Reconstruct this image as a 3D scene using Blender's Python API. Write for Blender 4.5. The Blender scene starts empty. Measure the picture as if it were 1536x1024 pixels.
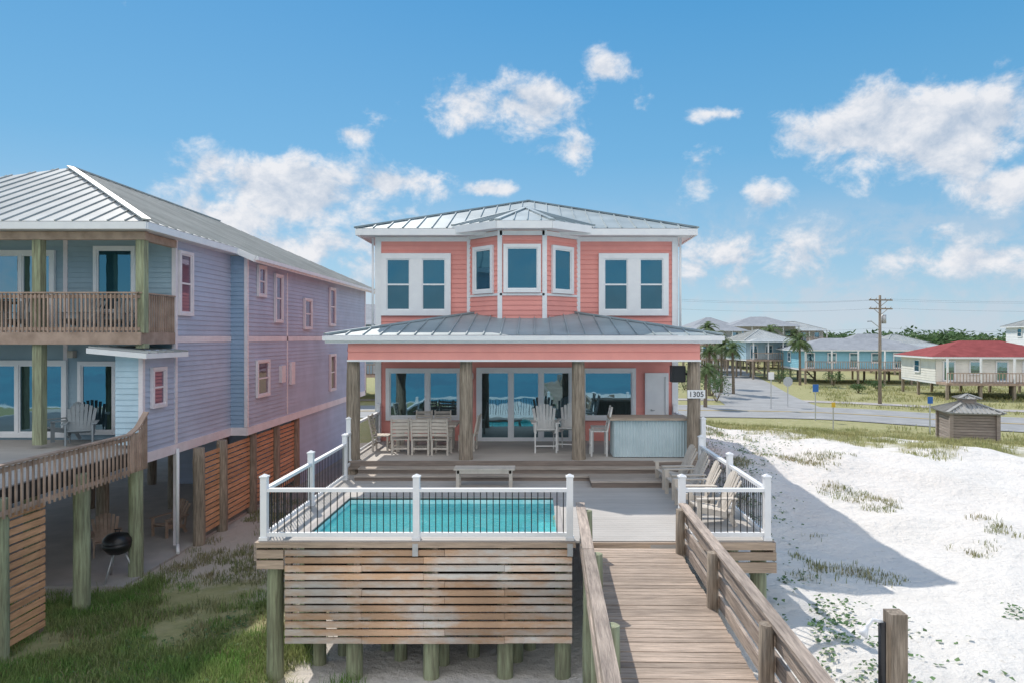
import bpy, math, random
import numpy as np
from mathutils import Vector, Matrix, noise
random.seed(4); rnd=random.random
def ru(a,b): return a+(b-a)*rnd()
C=6.2
S=bpy.context.scene; COL=S.collection; ORG={}
def V(*a): return Vector(a)
def sst(a,b,x):
    t=max(0,min(1,(x-a)/(b-a))); return t*t*(3-2*t)
# ---------------------------------------------------------------- materials
def N(nt,t,**k):
    n=nt.nodes.new(t)
    for a,b in k.items(): setattr(n,a,b)
    return n
def mat(name,c1,c2=None,rough=.6,metal=0,ns=5,st=(1,1,1),isl=0.0,bump=0,bs=40,spec=.5,lo=.35,hi=.65,big=0):
    m=bpy.data.materials.new(name); m.use_nodes=True; nt=m.node_tree; L=nt.links
    b=nt.nodes['Principled BSDF']
    if c2 is None: c2=tuple(x*.86 for x in c1)
    tc=N(nt,'ShaderNodeTexCoord'); mp=N(nt,'ShaderNodeMapping'); mp.inputs['Scale'].default_value=st
    L.new(tc.outputs['Object'],mp.inputs[0])
    no=N(nt,'ShaderNodeTexNoise'); no.inputs['Scale'].default_value=ns; no.inputs['Detail'].default_value=6; no.inputs['Roughness'].default_value=.62
    L.new(mp.outputs[0],no.inputs['Vector'])
    mr=N(nt,'ShaderNodeMapRange'); mr.inputs[1].default_value=lo; mr.inputs[2].default_value=hi; L.new(no.outputs[0],mr.inputs[0])
    mx=N(nt,'ShaderNodeMix',data_type='RGBA'); mx.inputs[6].default_value=(*c1,1); mx.inputs[7].default_value=(*c2,1)
    L.new(mr.outputs[0],mx.inputs[0]); out=mx.outputs[2]
    if isl or big:
        ge=N(nt,'ShaderNodeNewGeometry')
        m2=N(nt,'ShaderNodeMapRange'); m2.inputs[3].default_value=1-isl; m2.inputs[4].default_value=1+isl
        L.new(ge.outputs['Random Per Island'],m2.inputs[0]); f=m2.outputs[0]
        if big:
            n3=N(nt,'ShaderNodeTexNoise'); n3.inputs['Scale'].default_value=.7; n3.inputs['Detail'].default_value=3
            L.new(tc.outputs['Object'],n3.inputs['Vector'])
            m3=N(nt,'ShaderNodeMapRange'); m3.inputs[1].default_value=.3;m3.inputs[2].default_value=.7;m3.inputs[3].default_value=1-big; m3.inputs[4].default_value=1+big
            L.new(n3.outputs[0],m3.inputs[0]); mm=N(nt,'ShaderNodeMath',operation='MULTIPLY'); L.new(f,mm.inputs[0]); L.new(m3.outputs[0],mm.inputs[1]); f=mm.outputs[0]
        vm=N(nt,'ShaderNodeVectorMath',operation='SCALE'); L.new(out,vm.inputs[0]); L.new(f,vm.inputs['Scale']); out=vm.outputs[0]
    L.new(out,b.inputs['Base Color'])
    b.inputs['Roughness'].default_value=rough; b.inputs['Metallic'].default_value=metal
    b.inputs['Specular IOR Level'].default_value=spec
    if bump:
        n2=N(nt,'ShaderNodeTexNoise'); n2.inputs['Scale'].default_value=bs; n2.inputs['Detail'].default_value=4
        L.new(mp.outputs[0],n2.inputs['Vector'])
        bp=N(nt,'ShaderNodeBump'); bp.inputs['Strength'].default_value=bump; bp.inputs['Distance'].default_value=.02
        L.new(n2.outputs[0],bp.inputs['Height']); L.new(bp.outputs[0],b.inputs['Normal'])
    return m
CORAL=mat('coral_paint',(.87,.37,.32),(.80,.335,.295),.6,ns=1.5,isl=.045,big=.05,spec=.3)
WHITE=mat('white_paint',(.86,.87,.88),(.80,.81,.83),.45,ns=3)
SOFFIT=mat('soffit_paint',(.74,.78,.82),None,.6,ns=2)
GREYB=mat('siding_side_shade',(.49,.545,.67),(.435,.485,.605),.6,ns=1.2,isl=.04,big=.06,spec=.3)  # one siding; purple shade of the side walls put into the colour
GREYF_=mat('siding_front_lighting',(.36,.48,.55),(.32,.43,.50),.6,ns=1.2,isl=.03,big=.04,spec=.3)  # same siding, with the light on the front face put into the colour
GREYS=mat('siding_jog_lighting',(.33,.45,.61),(.29,.41,.55),.6,ns=1.2,isl=.03,spec=.3)  # same siding again, the light on the front-facing jog put into the colour
LBLUE=mat('pale_blue_siding',(.52,.70,.80),None,.55,ns=2,isl=.03)
PTRIM=mat('white_trim_pink_shade',(.84,.78,.81),None,.5,ns=2)  # white trim with its pinkish shade put into the colour
ROOF=mat('galvanised_roof',(.37,.43,.45),(.29,.35,.37),.5,.1,ns=1.1,isl=.07,big=.12,spec=.4)
ROOFG=mat('pale_metal_roof',(.47,.485,.475),(.38,.40,.395),.5,.1,ns=.9,isl=.07,big=.10,spec=.4)
WOODX=mat('weathered_wood_along_width',(.50,.41,.33),(.33,.27,.21),.8,ns=3,st=(.7,9,9),isl=.18,bump=.5,bs=9)
WOODY=mat('weathered_wood_along_depth',(.50,.41,.34),(.25,.20,.17),.8,ns=3,st=(9,.7,9),isl=.18,bump=.9,bs=9,big=.2)
WOODZ=mat('weathered_post_wood',(.40,.33,.26),(.18,.145,.11),.85,ns=3,st=(9,9,.7),isl=.12,bump=.8,bs=8,big=.15)
POSTG=mat('treated_green_post_wood',(.38,.42,.27),(.20,.20,.13),.85,ns=2.5,st=(8,8,.6),isl=.15,bump=.8,bs=8,big=.2)
WALK=mat('walkway_boards',(.50,.40,.325),(.29,.23,.185),.8,ns=3,st=(.8,9,9),isl=.22,bump=.8,bs=9,big=.18)
DECKG=mat('grey_deck_boards',(.49,.465,.435),(.42,.40,.375),.7,ns=3,st=(.6,8,8),isl=.045,bump=.2,bs=12,big=.08)
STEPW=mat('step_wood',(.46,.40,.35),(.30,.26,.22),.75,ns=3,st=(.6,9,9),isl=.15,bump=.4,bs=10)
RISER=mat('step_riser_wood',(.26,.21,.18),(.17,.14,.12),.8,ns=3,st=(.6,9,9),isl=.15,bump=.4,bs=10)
GAPSHADE=mat('gap_shade_backing',(.045,.04,.035),None,.9)  # near-black, stands in for the shade behind slats and balusters
SLAT=mat('weathered_slat_wood',(.54,.35,.225),(.60,.57,.53),.75,ns=1.1,st=(.7,1,1.8),isl=.24,bump=.8,bs=14,lo=.43,hi=.63,big=.22)
SLATO=mat('orange_slat_wood',(.74,.41,.23),(.52,.28,.15),.75,ns=3,st=(4,.8,6),isl=.18,bump=.4,bs=12,big=.12)
RIM=mat('rim_board_wood',(.52,.40,.30),(.34,.26,.20),.75,ns=2.5,st=(.6,6,9),isl=.15,bump=.5,bs=12,big=.15)
BROWNR=mat('brown_rail_wood',(.46,.34,.27),(.31,.22,.17),.75,ns=3,isl=.18)
TAN=mat('driftwood_furniture',(.60,.545,.48),(.48,.435,.38),.7,ns=4,isl=.10)
GREYF=mat('grey_furniture',(.28,.32,.34),None,.6,ns=4,isl=.05)
WHF=mat('white_grey_furniture',(.74,.74,.72),None,.55,ns=4,isl=.05)
BLACK=mat('black_metal',(.015,.015,.017),None,.35,spec=.5)
STEEL=mat('corrugated_steel',(.62,.72,.75),(.52,.63,.66),.4,.25,ns=2)
GALV=mat('galvanised_bracket',(.55,.56,.57),None,.45,.6)
CONC=mat('concrete',(.44,.41,.39),(.35,.33,.315),.85,ns=1.2,bump=.3,bs=60)
ASPH=mat('asphalt',(.33,.335,.34),(.27,.275,.28),.85,ns=.6,bump=.2,bs=60,big=.08)
PAINTY=mat('yellow_road_paint',(.6,.42,.08),None,.7)
PAINTW=mat('white_road_paint',(.7,.7,.7),None,.7)
POOLS=mat('pool_plaster_caustics',(.62,.93,.93),(.38,.80,.83),.6,ns=3.2,lo=.42,hi=.58)  # pale blotches in the colour stand in for caustic light
REDR=mat('red_shingle_roof',(.31,.085,.085),(.24,.065,.065),.85,ns=1.5,isl=.05,spec=.05,big=.1)
CREAM=mat('cream_siding',(.84,.82,.76),None,.6,ns=1)
BGBLUE=mat('light_blue_siding',(.28,.58,.70),None,.6,ns=1)
BGTAN=mat('tan_siding',(.72,.69,.63),None,.6,ns=1)
BGROOF=mat('grey_shingle_roof',(.34,.36,.39),(.28,.30,.33),.85,ns=2,spec=.05,big=.08)
KIOSK=mat('kiosk_wood',(.40,.34,.31),(.27,.23,.21),.8,ns=3,st=(.8,.8,9),isl=.15,bump=.4)
KROOF=mat('kiosk_roof_boards',(.40,.40,.38),(.30,.30,.29),.8,ns=3,isl=.1,bump=.4)
PALMT=mat('palm_trunk_bark',(.26,.21,.15),(.14,.11,.09),.9,ns=4,st=(1,1,5),bump=.8,bs=10)
YELS=mat('yellow_sign_paint',(.75,.5,.05),None,.5)
BLUES=mat('blue_sign_paint',(.03,.15,.5),None,.5)
def foliage(name,c1,c2,tr=.25):
    m=mat(name,c1,c2,.7,ns=.8,isl=.35,spec=.2)
    nt=m.node_tree; b=nt.nodes['Principled BSDF']; o=nt.nodes['Material Output']
    t=N(nt,'ShaderNodeBsdfTranslucent'); mx=N(nt,'ShaderNodeMixShader'); mx.inputs[0].default_value=tr
    nt.links.new(b.inputs['Base Color'].links[0].from_socket,t.inputs['Color'])
    nt.links.new(b.outputs[0],mx.inputs[1]); nt.links.new(t.outputs[0],mx.inputs[2]); nt.links.new(mx.outputs[0],o.inputs[0])
    return m
GRASSL=foliage('green_grass',(.16,.31,.075),(.30,.33,.14),.35)
GRASSD=foliage('dry_grass_blades',(.34,.30,.18),(.21,.26,.11),.3)
GRASSR=foliage('dune_grass_blades',(.43,.40,.20),(.29,.32,.13),.3)
VINE=foliage('dune_vine_leaves',(.09,.18,.075),(.16,.24,.11))
PALMF=foliage('palm_frond',(.11,.18,.07),(.16,.20,.09))
TREEF=foliage('tree_leaves',(.08,.15,.06),(.12,.19,.085))
def glassmat(name,base,fac,tint):
    m=bpy.data.materials.new(name); m.use_nodes=True; nt=m.node_tree; nt.nodes.remove(nt.nodes['Principled BSDF'])
    o=nt.nodes['Material Output']; d=N(nt,'ShaderNodeBsdfDiffuse'); g=N(nt,'ShaderNodeBsdfGlossy'); mx=N(nt,'ShaderNodeMixShader')
    tc=N(nt,'ShaderNodeTexCoord'); no=N(nt,'ShaderNodeTexNoise'); no.inputs['Scale'].default_value=1.3
    nt.links.new(tc.outputs['Object'],no.inputs['Vector']); bp=N(nt,'ShaderNodeBump'); bp.inputs['Strength'].default_value=.10; bp.inputs['Distance'].default_value=.03
    nt.links.new(no.outputs[0],bp.inputs['Height']); nt.links.new(bp.outputs[0],g.inputs['Normal'])
    n4=N(nt,'ShaderNodeTexNoise'); n4.inputs['Scale'].default_value=.9; nt.links.new(tc.outputs['Object'],n4.inputs['Vector'])
    cx=N(nt,'ShaderNodeMix',data_type='RGBA'); cx.inputs[6].default_value=(*[q*.5 for q in base],1); cx.inputs[7].default_value=(*[q*1.6 for q in base],1); nt.links.new(n4.outputs[0],cx.inputs[0]); nt.links.new(cx.outputs[2],d.inputs[0])
    g.inputs[0].default_value=(*tint,1); g.inputs[1].default_value=.02; mx.inputs[0].default_value=fac
    nt.links.new(d.outputs[0],mx.inputs[1]); nt.links.new(g.outputs[0],mx.inputs[2]); nt.links.new(mx.outputs[0],o.inputs[0]); return m
GLASS=glassmat('window_glass',(.02,.07,.10),.40,(.20,.44,.55))
GLASS2=glassmat('screened_window_glass',(.05,.10,.13),.28,(.20,.40,.48))
GLASSL=glassmat('door_glass',(.02,.03,.03),.55,(.36,.56,.66))
GLASSP=glassmat('side_window_glass',(.16,.10,.14),.35,(.6,.55,.65))
WATER=bpy.data.materials.new('pool_water'); WATER.use_nodes=True
nt=WATER.node_tree; nt.nodes.remove(nt.nodes['Principled BSDF']); o=nt.nodes['Material Output']
tr=N(nt,'ShaderNodeBsdfTransparent'); tr.inputs[0].default_value=(.52,.96,.98,1); gl=N(nt,'ShaderNodeBsdfGlossy'); gl.inputs[1].default_value=.03
df=N(nt,'ShaderNodeBsdfDiffuse'); df.inputs[0].default_value=(.16,.76,.78,1)
tc=N(nt,'ShaderNodeTexCoord'); no=N(nt,'ShaderNodeTexNoise'); no.inputs['Scale'].default_value=5; no.inputs['Detail'].default_value=4; no.inputs['Distortion'].default_value=1.2
nt.links.new(tc.outputs['Object'],no.inputs['Vector']); bp=N(nt,'ShaderNodeBump'); bp.inputs['Strength'].default_value=1.0; bp.inputs['Distance'].default_value=.09
nt.links.new(no.outputs[0],bp.inputs['Height']); fr=N(nt,'ShaderNodeFresnel'); fr.inputs[0].default_value=1.33
nt.links.new(bp.outputs[0],gl.inputs['Normal']); nt.links.new(bp.outputs[0],fr.inputs['Normal'])
m0=N(nt,'ShaderNodeMixShader'); m0.inputs[0].default_value=.3; nt.links.new(tr.outputs[0],m0.inputs[1]); nt.links.new(df.outputs[0],m0.inputs[2])
m1=N(nt,'ShaderNodeMixShader'); nt.links.new(fr.outputs[0],m1.inputs[0]); nt.links.new(m0.outputs[0],m1.inputs[1]); nt.links.new(gl.outputs[0],m1.inputs[2]); nt.links.new(m1.outputs[0],o.inputs[0])
SEA=mat('sea_water',(.01,.16,.26),(.015,.24,.34),.4,ns=.05,spec=.08)
# ---------------------------------------------------------------- mesh builder
class M:
    def __init__(s): s.v=[];s.f=[];s.mi=[];s.mats=[];s.sm=[]
    def mid(s,m):
        if m not in s.mats: s.mats.append(m)
        return s.mats.index(m)
    def face(s,m,pts,sm=False):
        i=len(s.v); s.v+=[tuple(p) for p in pts]; s.f.append(tuple(range(i,i+len(pts)))); s.mi.append(s.mid(m)); s.sm.append(sm)
    def h8(s,m,b):
        i=len(s.v); s.v+=[tuple(p) for p in b]; k=s.mid(m)
        for q in ((3,2,1,0),(4,5,6,7),(0,1,5,4),(1,2,6,5),(2,3,7,6),(3,0,4,7)):
            s.f.append(tuple(i+j for j in q)); s.mi.append(k); s.sm.append(False)
    def box(s,m,x0,x1,y0,y1,z0,z1):
        s.h8(m,[(x0,y0,z0),(x1,y0,z0),(x1,y1,z0),(x0,y1,z0),(x0,y0,z1),(x1,y0,z1),(x1,y1,z1),(x0,y1,z1)])
    def beam(s,m,p0,p1,w,h,up=(0,0,1)):
        p0=Vector(p0);p1=Vector(p1);d=(p1-p0).normalized();u=Vector(up);sd=d.cross(u)
        if sd.length<.01: sd=d.cross(V(0,1,0))
        sd.normalize();u=sd.cross(d); a=sd*w/2;b=u*h/2
        s.h8(m,[p0-a-b,p0+a-b,p1+a-b,p1-a-b,p0-a+b,p0+a+b,p1+a+b,p1-a+b])
    def cyl(s,m,p0,p1,r0,r1=None,n=10,caps=True):
        if r1 is None: r1=r0
        p0=Vector(p0);p1=Vector(p1);d=(p1-p0).normalized()
        a=d.cross(V(0,0,1)) if abs(d.z)<.9 else d.cross(V(1,0,0)); a.normalize(); b=d.cross(a); i=len(s.v);k=s.mid(m)
        for p,r in((p0,r0),(p1,r1)):
            for j in range(n):
                t=2*math.pi*j/n; s.v.append(tuple(p+a*math.cos(t)*r+b*math.sin(t)*r))
        for j in range(n):
            s.f.append((i+j,i+(j+1)%n,i+n+(j+1)%n,i+n+j)); s.mi.append(k); s.sm.append(True)
        if caps:
            s.f.append(tuple(i+j for j in range(n))[::-1]); s.mi.append(k); s.sm.append(False)
            s.f.append(tuple(i+n+j for j in range(n))); s.mi.append(k); s.sm.append(False)
    def lathe(s,m,prof,c=(0,0,0),n=16,jit=0):
        i=len(s.v);k=s.mid(m)
        for q,(r,z) in enumerate(prof):
            for j in range(n):
                t=2*math.pi*j/n; rr=r*(1+jit*(noise.noise(V(math.cos(t)*1.5,math.sin(t)*1.5,z*1.5+c[0]))))
                s.v.append((c[0]+math.cos(t)*rr,c[1]+math.sin(t)*rr,c[2]+z))
        for q in range(len(prof)-1):
            for j in range(n):
                s.f.append((i+q*n+j,i+q*n+(j+1)%n,i+(q+1)*n+(j+1)%n,i+(q+1)*n+j)); s.mi.append(k); s.sm.append(True)
        s.f.append(tuple(i+(len(prof)-1)*n+j for j in range(n))); s.mi.append(k); s.sm.append(False)
    def log(s,m,x,y,z0,z1,r):
        k=max(3,int((z1-z0)/.4)); pr=[(r*(1.04-.08*q/k)*(1 if q<k else .96),z0+(z1-z0)*q/k) for q in range(k+1)]
        s.lathe(m,pr,(x,y,0),14,.14)
    def siding(s,m,A,B,z0,z1,lap=.15,t=.024):
        A=V(A[0],A[1],0);B=V(B[0],B[1],0);d=(B-A).normalized();n=V(d.y,-d.x,0); z=z0
        while z<z1-.001:
            zt=min(z+lap,z1); a,b=A+n*t,B+n*t
            s.face(m,[(a.x,a.y,z),(b.x,b.y,z),(B.x,B.y,zt),(A.x,A.y,zt)])
            s.face(m,[(A.x,A.y,z),(B.x,B.y,z),(b.x,b.y,z),(a.x,a.y,z)]); z=zt
    def roof(s,m,pts,sp=.45,rw=.028,rh=.04,ribs=True):
        P=[Vector(p) for p in pts]; s.face(m,P)
        if not ribs: return
        n=(P[1]-P[0]).cross(P[2]-P[0]).normalized()
        if n.z<0: n=-n
        d=(V(0,0,1)-n*n.z).normalized(); e=d.cross(n); c=P[0].dot(n)
        ab=[(p.dot(e),p.dot(d)) for p in P]; a=min(q[0] for q in ab)+.1; mx=max(q[0] for q in ab)
        while a<mx:
            bs=[]
            for i in range(len(ab)):
                (a0,b0),(a1,b1)=ab[i],ab[(i+1)%len(ab)]
                if (a0-a)*(a1-a)<0: bs.append(b0+(b1-b0)*(a-a0)/(a1-a0))
            if len(bs)>=2 and max(bs)-min(bs)>.08:
                q0=e*a+d*min(bs)+n*(c+rh/2); q1=e*a+d*max(bs)+n*(c+rh/2); s.beam(m,q0,q1,rw,rh,n)
            a+=sp
    def obj(s,name,par=None,loc=None,rot=0,label=None,world=True):
        me=bpy.data.meshes.new(name); v=np.array(s.v,dtype=float)
        if par is not None and world: v=v-np.array(ORG[par.name])
        elif par is None and loc is not None and world: v=v-np.array(loc)
        me.from_pydata(v.tolist(),[],s.f)
        for m in s.mats: me.materials.append(m)
        me.polygons.foreach_set('material_index',s.mi); me.polygons.foreach_set('use_smooth',s.sm); me.update()
        o=bpy.data.objects.new(name,me); COL.objects.link(o)
        if par is not None:
            o.parent=par; ORG[o.name]=ORG.get(par.name,(0,0,0))
            if loc is not None: o.location=Vector(loc)
        else:
            l=loc or (0,0,0); o.location=(l[0],l[1],l[2]+C); ORG[o.name]=l
        if rot: o.rotation_euler=(0,0,rot)
        if label: o['label']=label
        return o
def tag(o,label,cat,group=None):
    o['label']=label; o['category']=cat
    if group: o['group']=group
    return o
def thing(name,label,cat,loc,rot=0,group=None):
    o=bpy.data.objects.new(name,None); o.empty_display_size=.2; COL.objects.link(o)
    o.location=(loc[0],loc[1],loc[2]+C); o.rotation_euler=(0,0,rot); ORG[o.name]=tuple(loc); return tag(o,label,cat,group)
def copy_thing(root,loc,rot=0,label=None,sc=None):
    n=root.copy(); COL.objects.link(n); n.location=(loc[0],loc[1],loc[2]+C); n.rotation_euler=(0,0,rot)
    if label: n['label']=label
    if sc: n.scale=(sc,sc,sc)
    def rec(a,b):
        for c in list(a.children):
            k=c.copy(); COL.objects.link(k); k.parent=b; k.matrix_parent_inverse=c.matrix_parent_inverse.copy(); rec(c,k)
    rec(root,n); return n
def struct(o): o['kind']='structure'; return o
def window(par,x,y,z,w,h,rot=0,sp=(),mull=.1,hb=True,cas=.13,gm=None,tm=None,name='window',label=None):
    gm=gm or GLASS; tm=tm or WHITE; g=M(); f=M(); X=[-w/2]+[q for q in sp]+[w/2]
    if hb and gm is GLASS:
        g.face(GLASS2,[(-w/2,-.03,0),(w/2,-.03,0),(w/2,-.03,h/2),(-w/2,-.03,h/2)]); g.face(gm,[(-w/2,-.03,h/2),(w/2,-.03,h/2),(w/2,-.03,h),(-w/2,-.03,h)])
    else: g.face(gm,[(-w/2,-.03,0),(w/2,-.03,0),(w/2,-.03,h),(-w/2,-.03,h)])
    o=ORG[par.name]; wo=g.obj(name,par,(x-o[0],y-o[1],z-o[2]),rot,label,world=False)
    f.box(tm,-w/2-cas,-w/2,-.09,.0,-cas,h+cas); f.box(tm,w/2,w/2+cas,-.09,.0,-cas,h+cas)
    f.box(tm,-w/2,w/2,-.09,0,h,h+cas); f.box(tm,-w/2,w/2,-.095,0,-cas,0)
    for q in sp: f.box(tm,q-mull/2,q+mull/2,-.085,0,0,h)
    for i in range(len(X)-1):
        a=X[i]+(mull/2 if i else 0); b=X[i+1]-(mull/2 if i<len(X)-2 else 0)
        for (p,q,r,t) in((a,a+.035,0,h),(b-.035,b,0,h),(a+.035,b-.035,0,.04),(a+.035,b-.035,h-.04,h)): f.box(tm,p,q,-.055,0,r,t)
        if hb: f.box(tm,a+.035,b-.035,-.06,0,h*.5-.025,h*.5+.025)
    f.obj('frame',wo,world=False); return wo
def hip(m,mt,x0,x1,y0,y1,z,rise,ribs=True,sp=.45):
    w=x1-x0;d=y1-y0;t=min(w,d)/2
    if w<d: a=V(x0+t,y0+t,z+rise);b=V(x0+t,y1-t,z+rise)
    else: a=V(x0+t,y0+t,z+rise);b=V(x1-t,y0+t,z+rise)
    p=[V(x0,y0,z),V(x1,y0,z),V(x1,y1,z),V(x0,y1,z)]
    if w<d: F=[[p[0],p[1],a],[p[1],p[2],b,a],[p[2],p[3],b],[p[3],p[0],a,b]]; H=[(p[0],a),(p[1],a),(p[2],b),(p[3],b),(a,b)]
    else: F=[[p[0],p[1],b,a],[p[1],p[2],b],[p[2],p[3],a,b],[p[3],p[0],a]]; H=[(p[0],a),(p[3],a),(p[1],b),(p[2],b),(a,b)]
    for q in F: m.roof(mt,q,sp,ribs=ribs)
    if ribs:
        for q,r in H:
            if (q-r).length>.1: m.beam(mt,q+V(0,0,.03),r+V(0,0,.03),.16,.05)
# ---------------------------------------------------------------- camera, light, sky
cam=bpy.data.cameras.new('camera'); co=bpy.data.objects.new('camera',cam); COL.objects.link(co); S.camera=co
co.location=(0,0,C); co.rotation_euler=(math.pi/2,0,0); cam.lens=24; cam.sensor_width=36; cam.shift_x=-35/1536; cam.shift_y=-7/1536; cam.clip_end=8000; cam.clip_start=.1
Ld=V(3.5,-6.95,-8.2)
sl=bpy.data.lights.new('sun','SUN'); sl.energy=4.1; sl.angle=math.radians(.5); sl.color=(1,.925,.83)
so=bpy.data.objects.new('sun',sl); COL.objects.link(so); so.rotation_euler=Ld.to_track_quat('-Z','Y').to_euler()
S.view_settings.view_transform='Standard'; S.view_settings.look='None'; S.view_settings.exposure=0
W=bpy.data.worlds.new('World'); S.world=W; W.use_nodes=True; nt=W.node_tree; L=nt.links
bg=nt.nodes['Background']; bg.inputs[1].default_value=.13
sky=N(nt,'ShaderNodeTexSky',sky_type='NISHITA'); sky.sun_disc=False; sky.sun_elevation=math.radians(46.5); sky.sun_rotation=math.radians(333.3)
sky.ozone_density=3.0; sky.dust_density=.3; sky.air_density=1.0
def mth(op,a,b=None,c=None,cl=False):
    n=N(nt,'ShaderNodeMath',operation=op,use_clamp=cl)
    for i,q in enumerate((a,b,c)):
        if q is None: continue
        if isinstance(q,(int,float)): n.inputs[i].default_value=q
        else: L.new(q,n.inputs[i])
    return n.outputs[0]
def vm(op,a,b):
    n=N(nt,'ShaderNodeVectorMath',operation=op)
    for i,q in enumerate((a,b)):
        if q is None: continue
        if isinstance(q,tuple): n.inputs[i].default_value=q
        else: L.new(q,n.inputs[i])
    return n
def mrg(v,a,b,smooth=True):
    r=N(nt,'ShaderNodeMapRange',interpolation_type='SMOOTHSTEP' if smooth else 'LINEAR'); r.inputs[1].default_value=a; r.inputs[2].default_value=b; L.new(v,r.inputs[0]); return r.outputs[0]
def mxc(f,a,b):
    m=N(nt,'ShaderNodeMix',data_type='RGBA')
    for i,q in((0,f),(6,a),(7,b)):
        if isinstance(q,float): m.inputs[i].default_value=q
        elif isinstance(q,tuple): m.inputs[i].default_value=(*q,1)
        else: L.new(q,m.inputs[i])
    return m.outputs[2]
tc=N(nt,'ShaderNodeTexCoord'); D=vm('NORMALIZE',tc.outputs['Generated'],None).outputs[0]
sx=N(nt,'ShaderNodeSeparateXYZ'); L.new(D,sx.inputs[0]); DY=sx.outputs[1]; DZ=sx.outputs[2]
BL=[(1310,190,150,66,1.45),(1440,205,125,84,1.4),(1530,275,75,42,1.2),
(770,160,165,42,.76),(860,222,46,34,.60),(912,100,46,24,.56),
(450,290,160,64,1.35),(330,330,140,50,1.05),(590,275,95,28,.9),(410,370,210,46,.85),(520,202,38,18,.82),(728,284,50,12,.8),
(1050,272,32,34,.70),(1155,298,32,32,.72),(1120,385,150,40,.64),(1450,390,170,30,.64),(1072,172,46,11,.60),(1404,352,24,15,.7)]
mask=None
for (px,py,rx,ry,am) in BL:
    c=V((px-803)/1024,1,(505-py)/1024).normalized(); k=c.y
    d=vm('SUBTRACT',D,tuple(c)); s_=vm('MULTIPLY',d.outputs[0],(1024/rx/k,1.5,1024/ry/k)); ln=N(nt,'ShaderNodeVectorMath',operation='LENGTH'); L.new(s_.outputs[0],ln.inputs[0])
    v=mth('MULTIPLY_ADD',ln.outputs['Value'],-am,am); mask=v if mask is None else mth('SMOOTH_MAX',mask,v,.1)
mask=mth('MAXIMUM',mask,-.6)
def cn(off):
    p=vm('ADD',D,off).outputs[0]; p2=vm('MULTIPLY',p,(1,1,1.25)).outputs[0]
    n=N(nt,'ShaderNodeTexNoise'); n.inputs['Scale'].default_value=15; n.inputs['Detail'].default_value=8; n.inputs['Roughness'].default_value=.62; n.inputs['Distortion'].default_value=.2; L.new(p2,n.inputs['Vector'])
    return n.outputs[0]
n1=cn((0,0,0)); n2=cn((-.008,0,.020))
dens=mth('ADD',mth('MULTIPLY',mask,.58),mth('MULTIPLY',mth('SUBTRACT',n1,.5),1.9))
al=mrg(dens,-.02,.48)
lit=mth('ADD',mth('MULTIPLY',mth('SUBTRACT',n1,n2),3.2),mth('MULTIPLY_ADD',dens,-.38,.78),cl=True)
cc=mxc(lit,(3.6,4.3,5.3),(6.8,6.8,7.0))
grd=N(nt,'ShaderNodeValToRGB'); L.new(DZ,grd.inputs[0]); e=grd.color_ramp.elements
e[0].position=0; e[0].color=(.36,.49,.59,1); e[1].position=1; e[1].color=(.09,.25,.48,1)
for p_,c_ in((.10,(.235,.42,.575,1)),(.25,(.11,.33,.55,1)),(.45,(.045,.25,.505,1)),(.7,(.05,.23,.48,1))):
    k=e.new(p_); k.color=c_
g10=vm('SCALE',grd.outputs[0],None); g10.inputs['Scale'].default_value=10
base=mxc(.85,sky.outputs[0],g10.outputs[0])
hz=mth('MULTIPLY',mth('MULTIPLY',mrg(n1,.40,.60),mrg(DZ,.21,.10)),.5)
base=mxc(hz,base,(4.7,5.0,5.6))
# added bright white sky behind the camera, out of view, filling the shaded facades
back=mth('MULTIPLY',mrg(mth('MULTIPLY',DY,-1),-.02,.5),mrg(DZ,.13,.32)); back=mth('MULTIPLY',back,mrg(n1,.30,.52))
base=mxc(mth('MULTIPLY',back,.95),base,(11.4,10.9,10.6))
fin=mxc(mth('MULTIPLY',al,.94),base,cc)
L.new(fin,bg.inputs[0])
# ---------------------------------------------------------------- ground
def gz(x,y):
    s=y+.6*x; r=sst(.5,4.6,x)*(1-sst(38,54,s)); fade=(1-sst(44,54,s))*(1-sst(42,48,y))
    z=-6.2+1.25*r+(noise.noise(V(x*.22,y*.22,0))*.42+noise.noise(V(x*.75,y*.75,3))*.15+noise.noise(V(x*2.1,y*2.1,8))*.04)*(.15+.85*r)*fade*(1-.9*sst(-8.5,-10,x)*(1 if y>11 else 0))
    z+=(.40*math.exp(-((x-6.4)/1.8)**2)*sst(16,22,y)+.50*sst(19,30,y))*r
    t=sst(-10,-62,y); return z*(1-t)-9.4*t
def cover(x,y):
    n=noise.noise(V(x*.3,y*.3,7))*.5+noise.noise(V(x*.9,y*.9,2))*.3
    g=0
    if x>3: g=max(sst(30,40,y+.45*x+n*11)*.82, sst(14,21,x+n*5-abs(y-19)*.2)*.55)
    if x<-3.5 and y<21: g=max(g,.88*sst(-3.5,-6,x+n*3)*(1-sst(14.5,20,y+n*5)))
    if y>40: g=max(g,.75)
    if y<8: g=max(g,.30+.6*n)*(1-sst(-25,-45,y))
    if y>62: g=1
    return max(0,min(1,g))
xs=np.concatenate([[-3000,-1200,-500,-250],np.arange(-120,-26,6),np.arange(-26,42,.33),np.arange(42,140,4),[200,400,900,3000]])
ys=np.concatenate([[-3000,-1000,-400,-200,-120],np.arange(-90,-8,3),np.arange(-8,64,.33),np.arange(64,200,6),[260,400,800,1600,3500]])
vs=[];cs=[];ds=[]
for y in ys:
    for x in xs:
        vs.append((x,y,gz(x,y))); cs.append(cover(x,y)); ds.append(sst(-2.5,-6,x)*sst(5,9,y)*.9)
nx=len(xs); fs=[(j*nx+i,j*nx+i+1,(j+1)*nx+i+1,(j+1)*nx+i) for j in range(len(ys)-1) for i in range(nx-1)]
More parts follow.
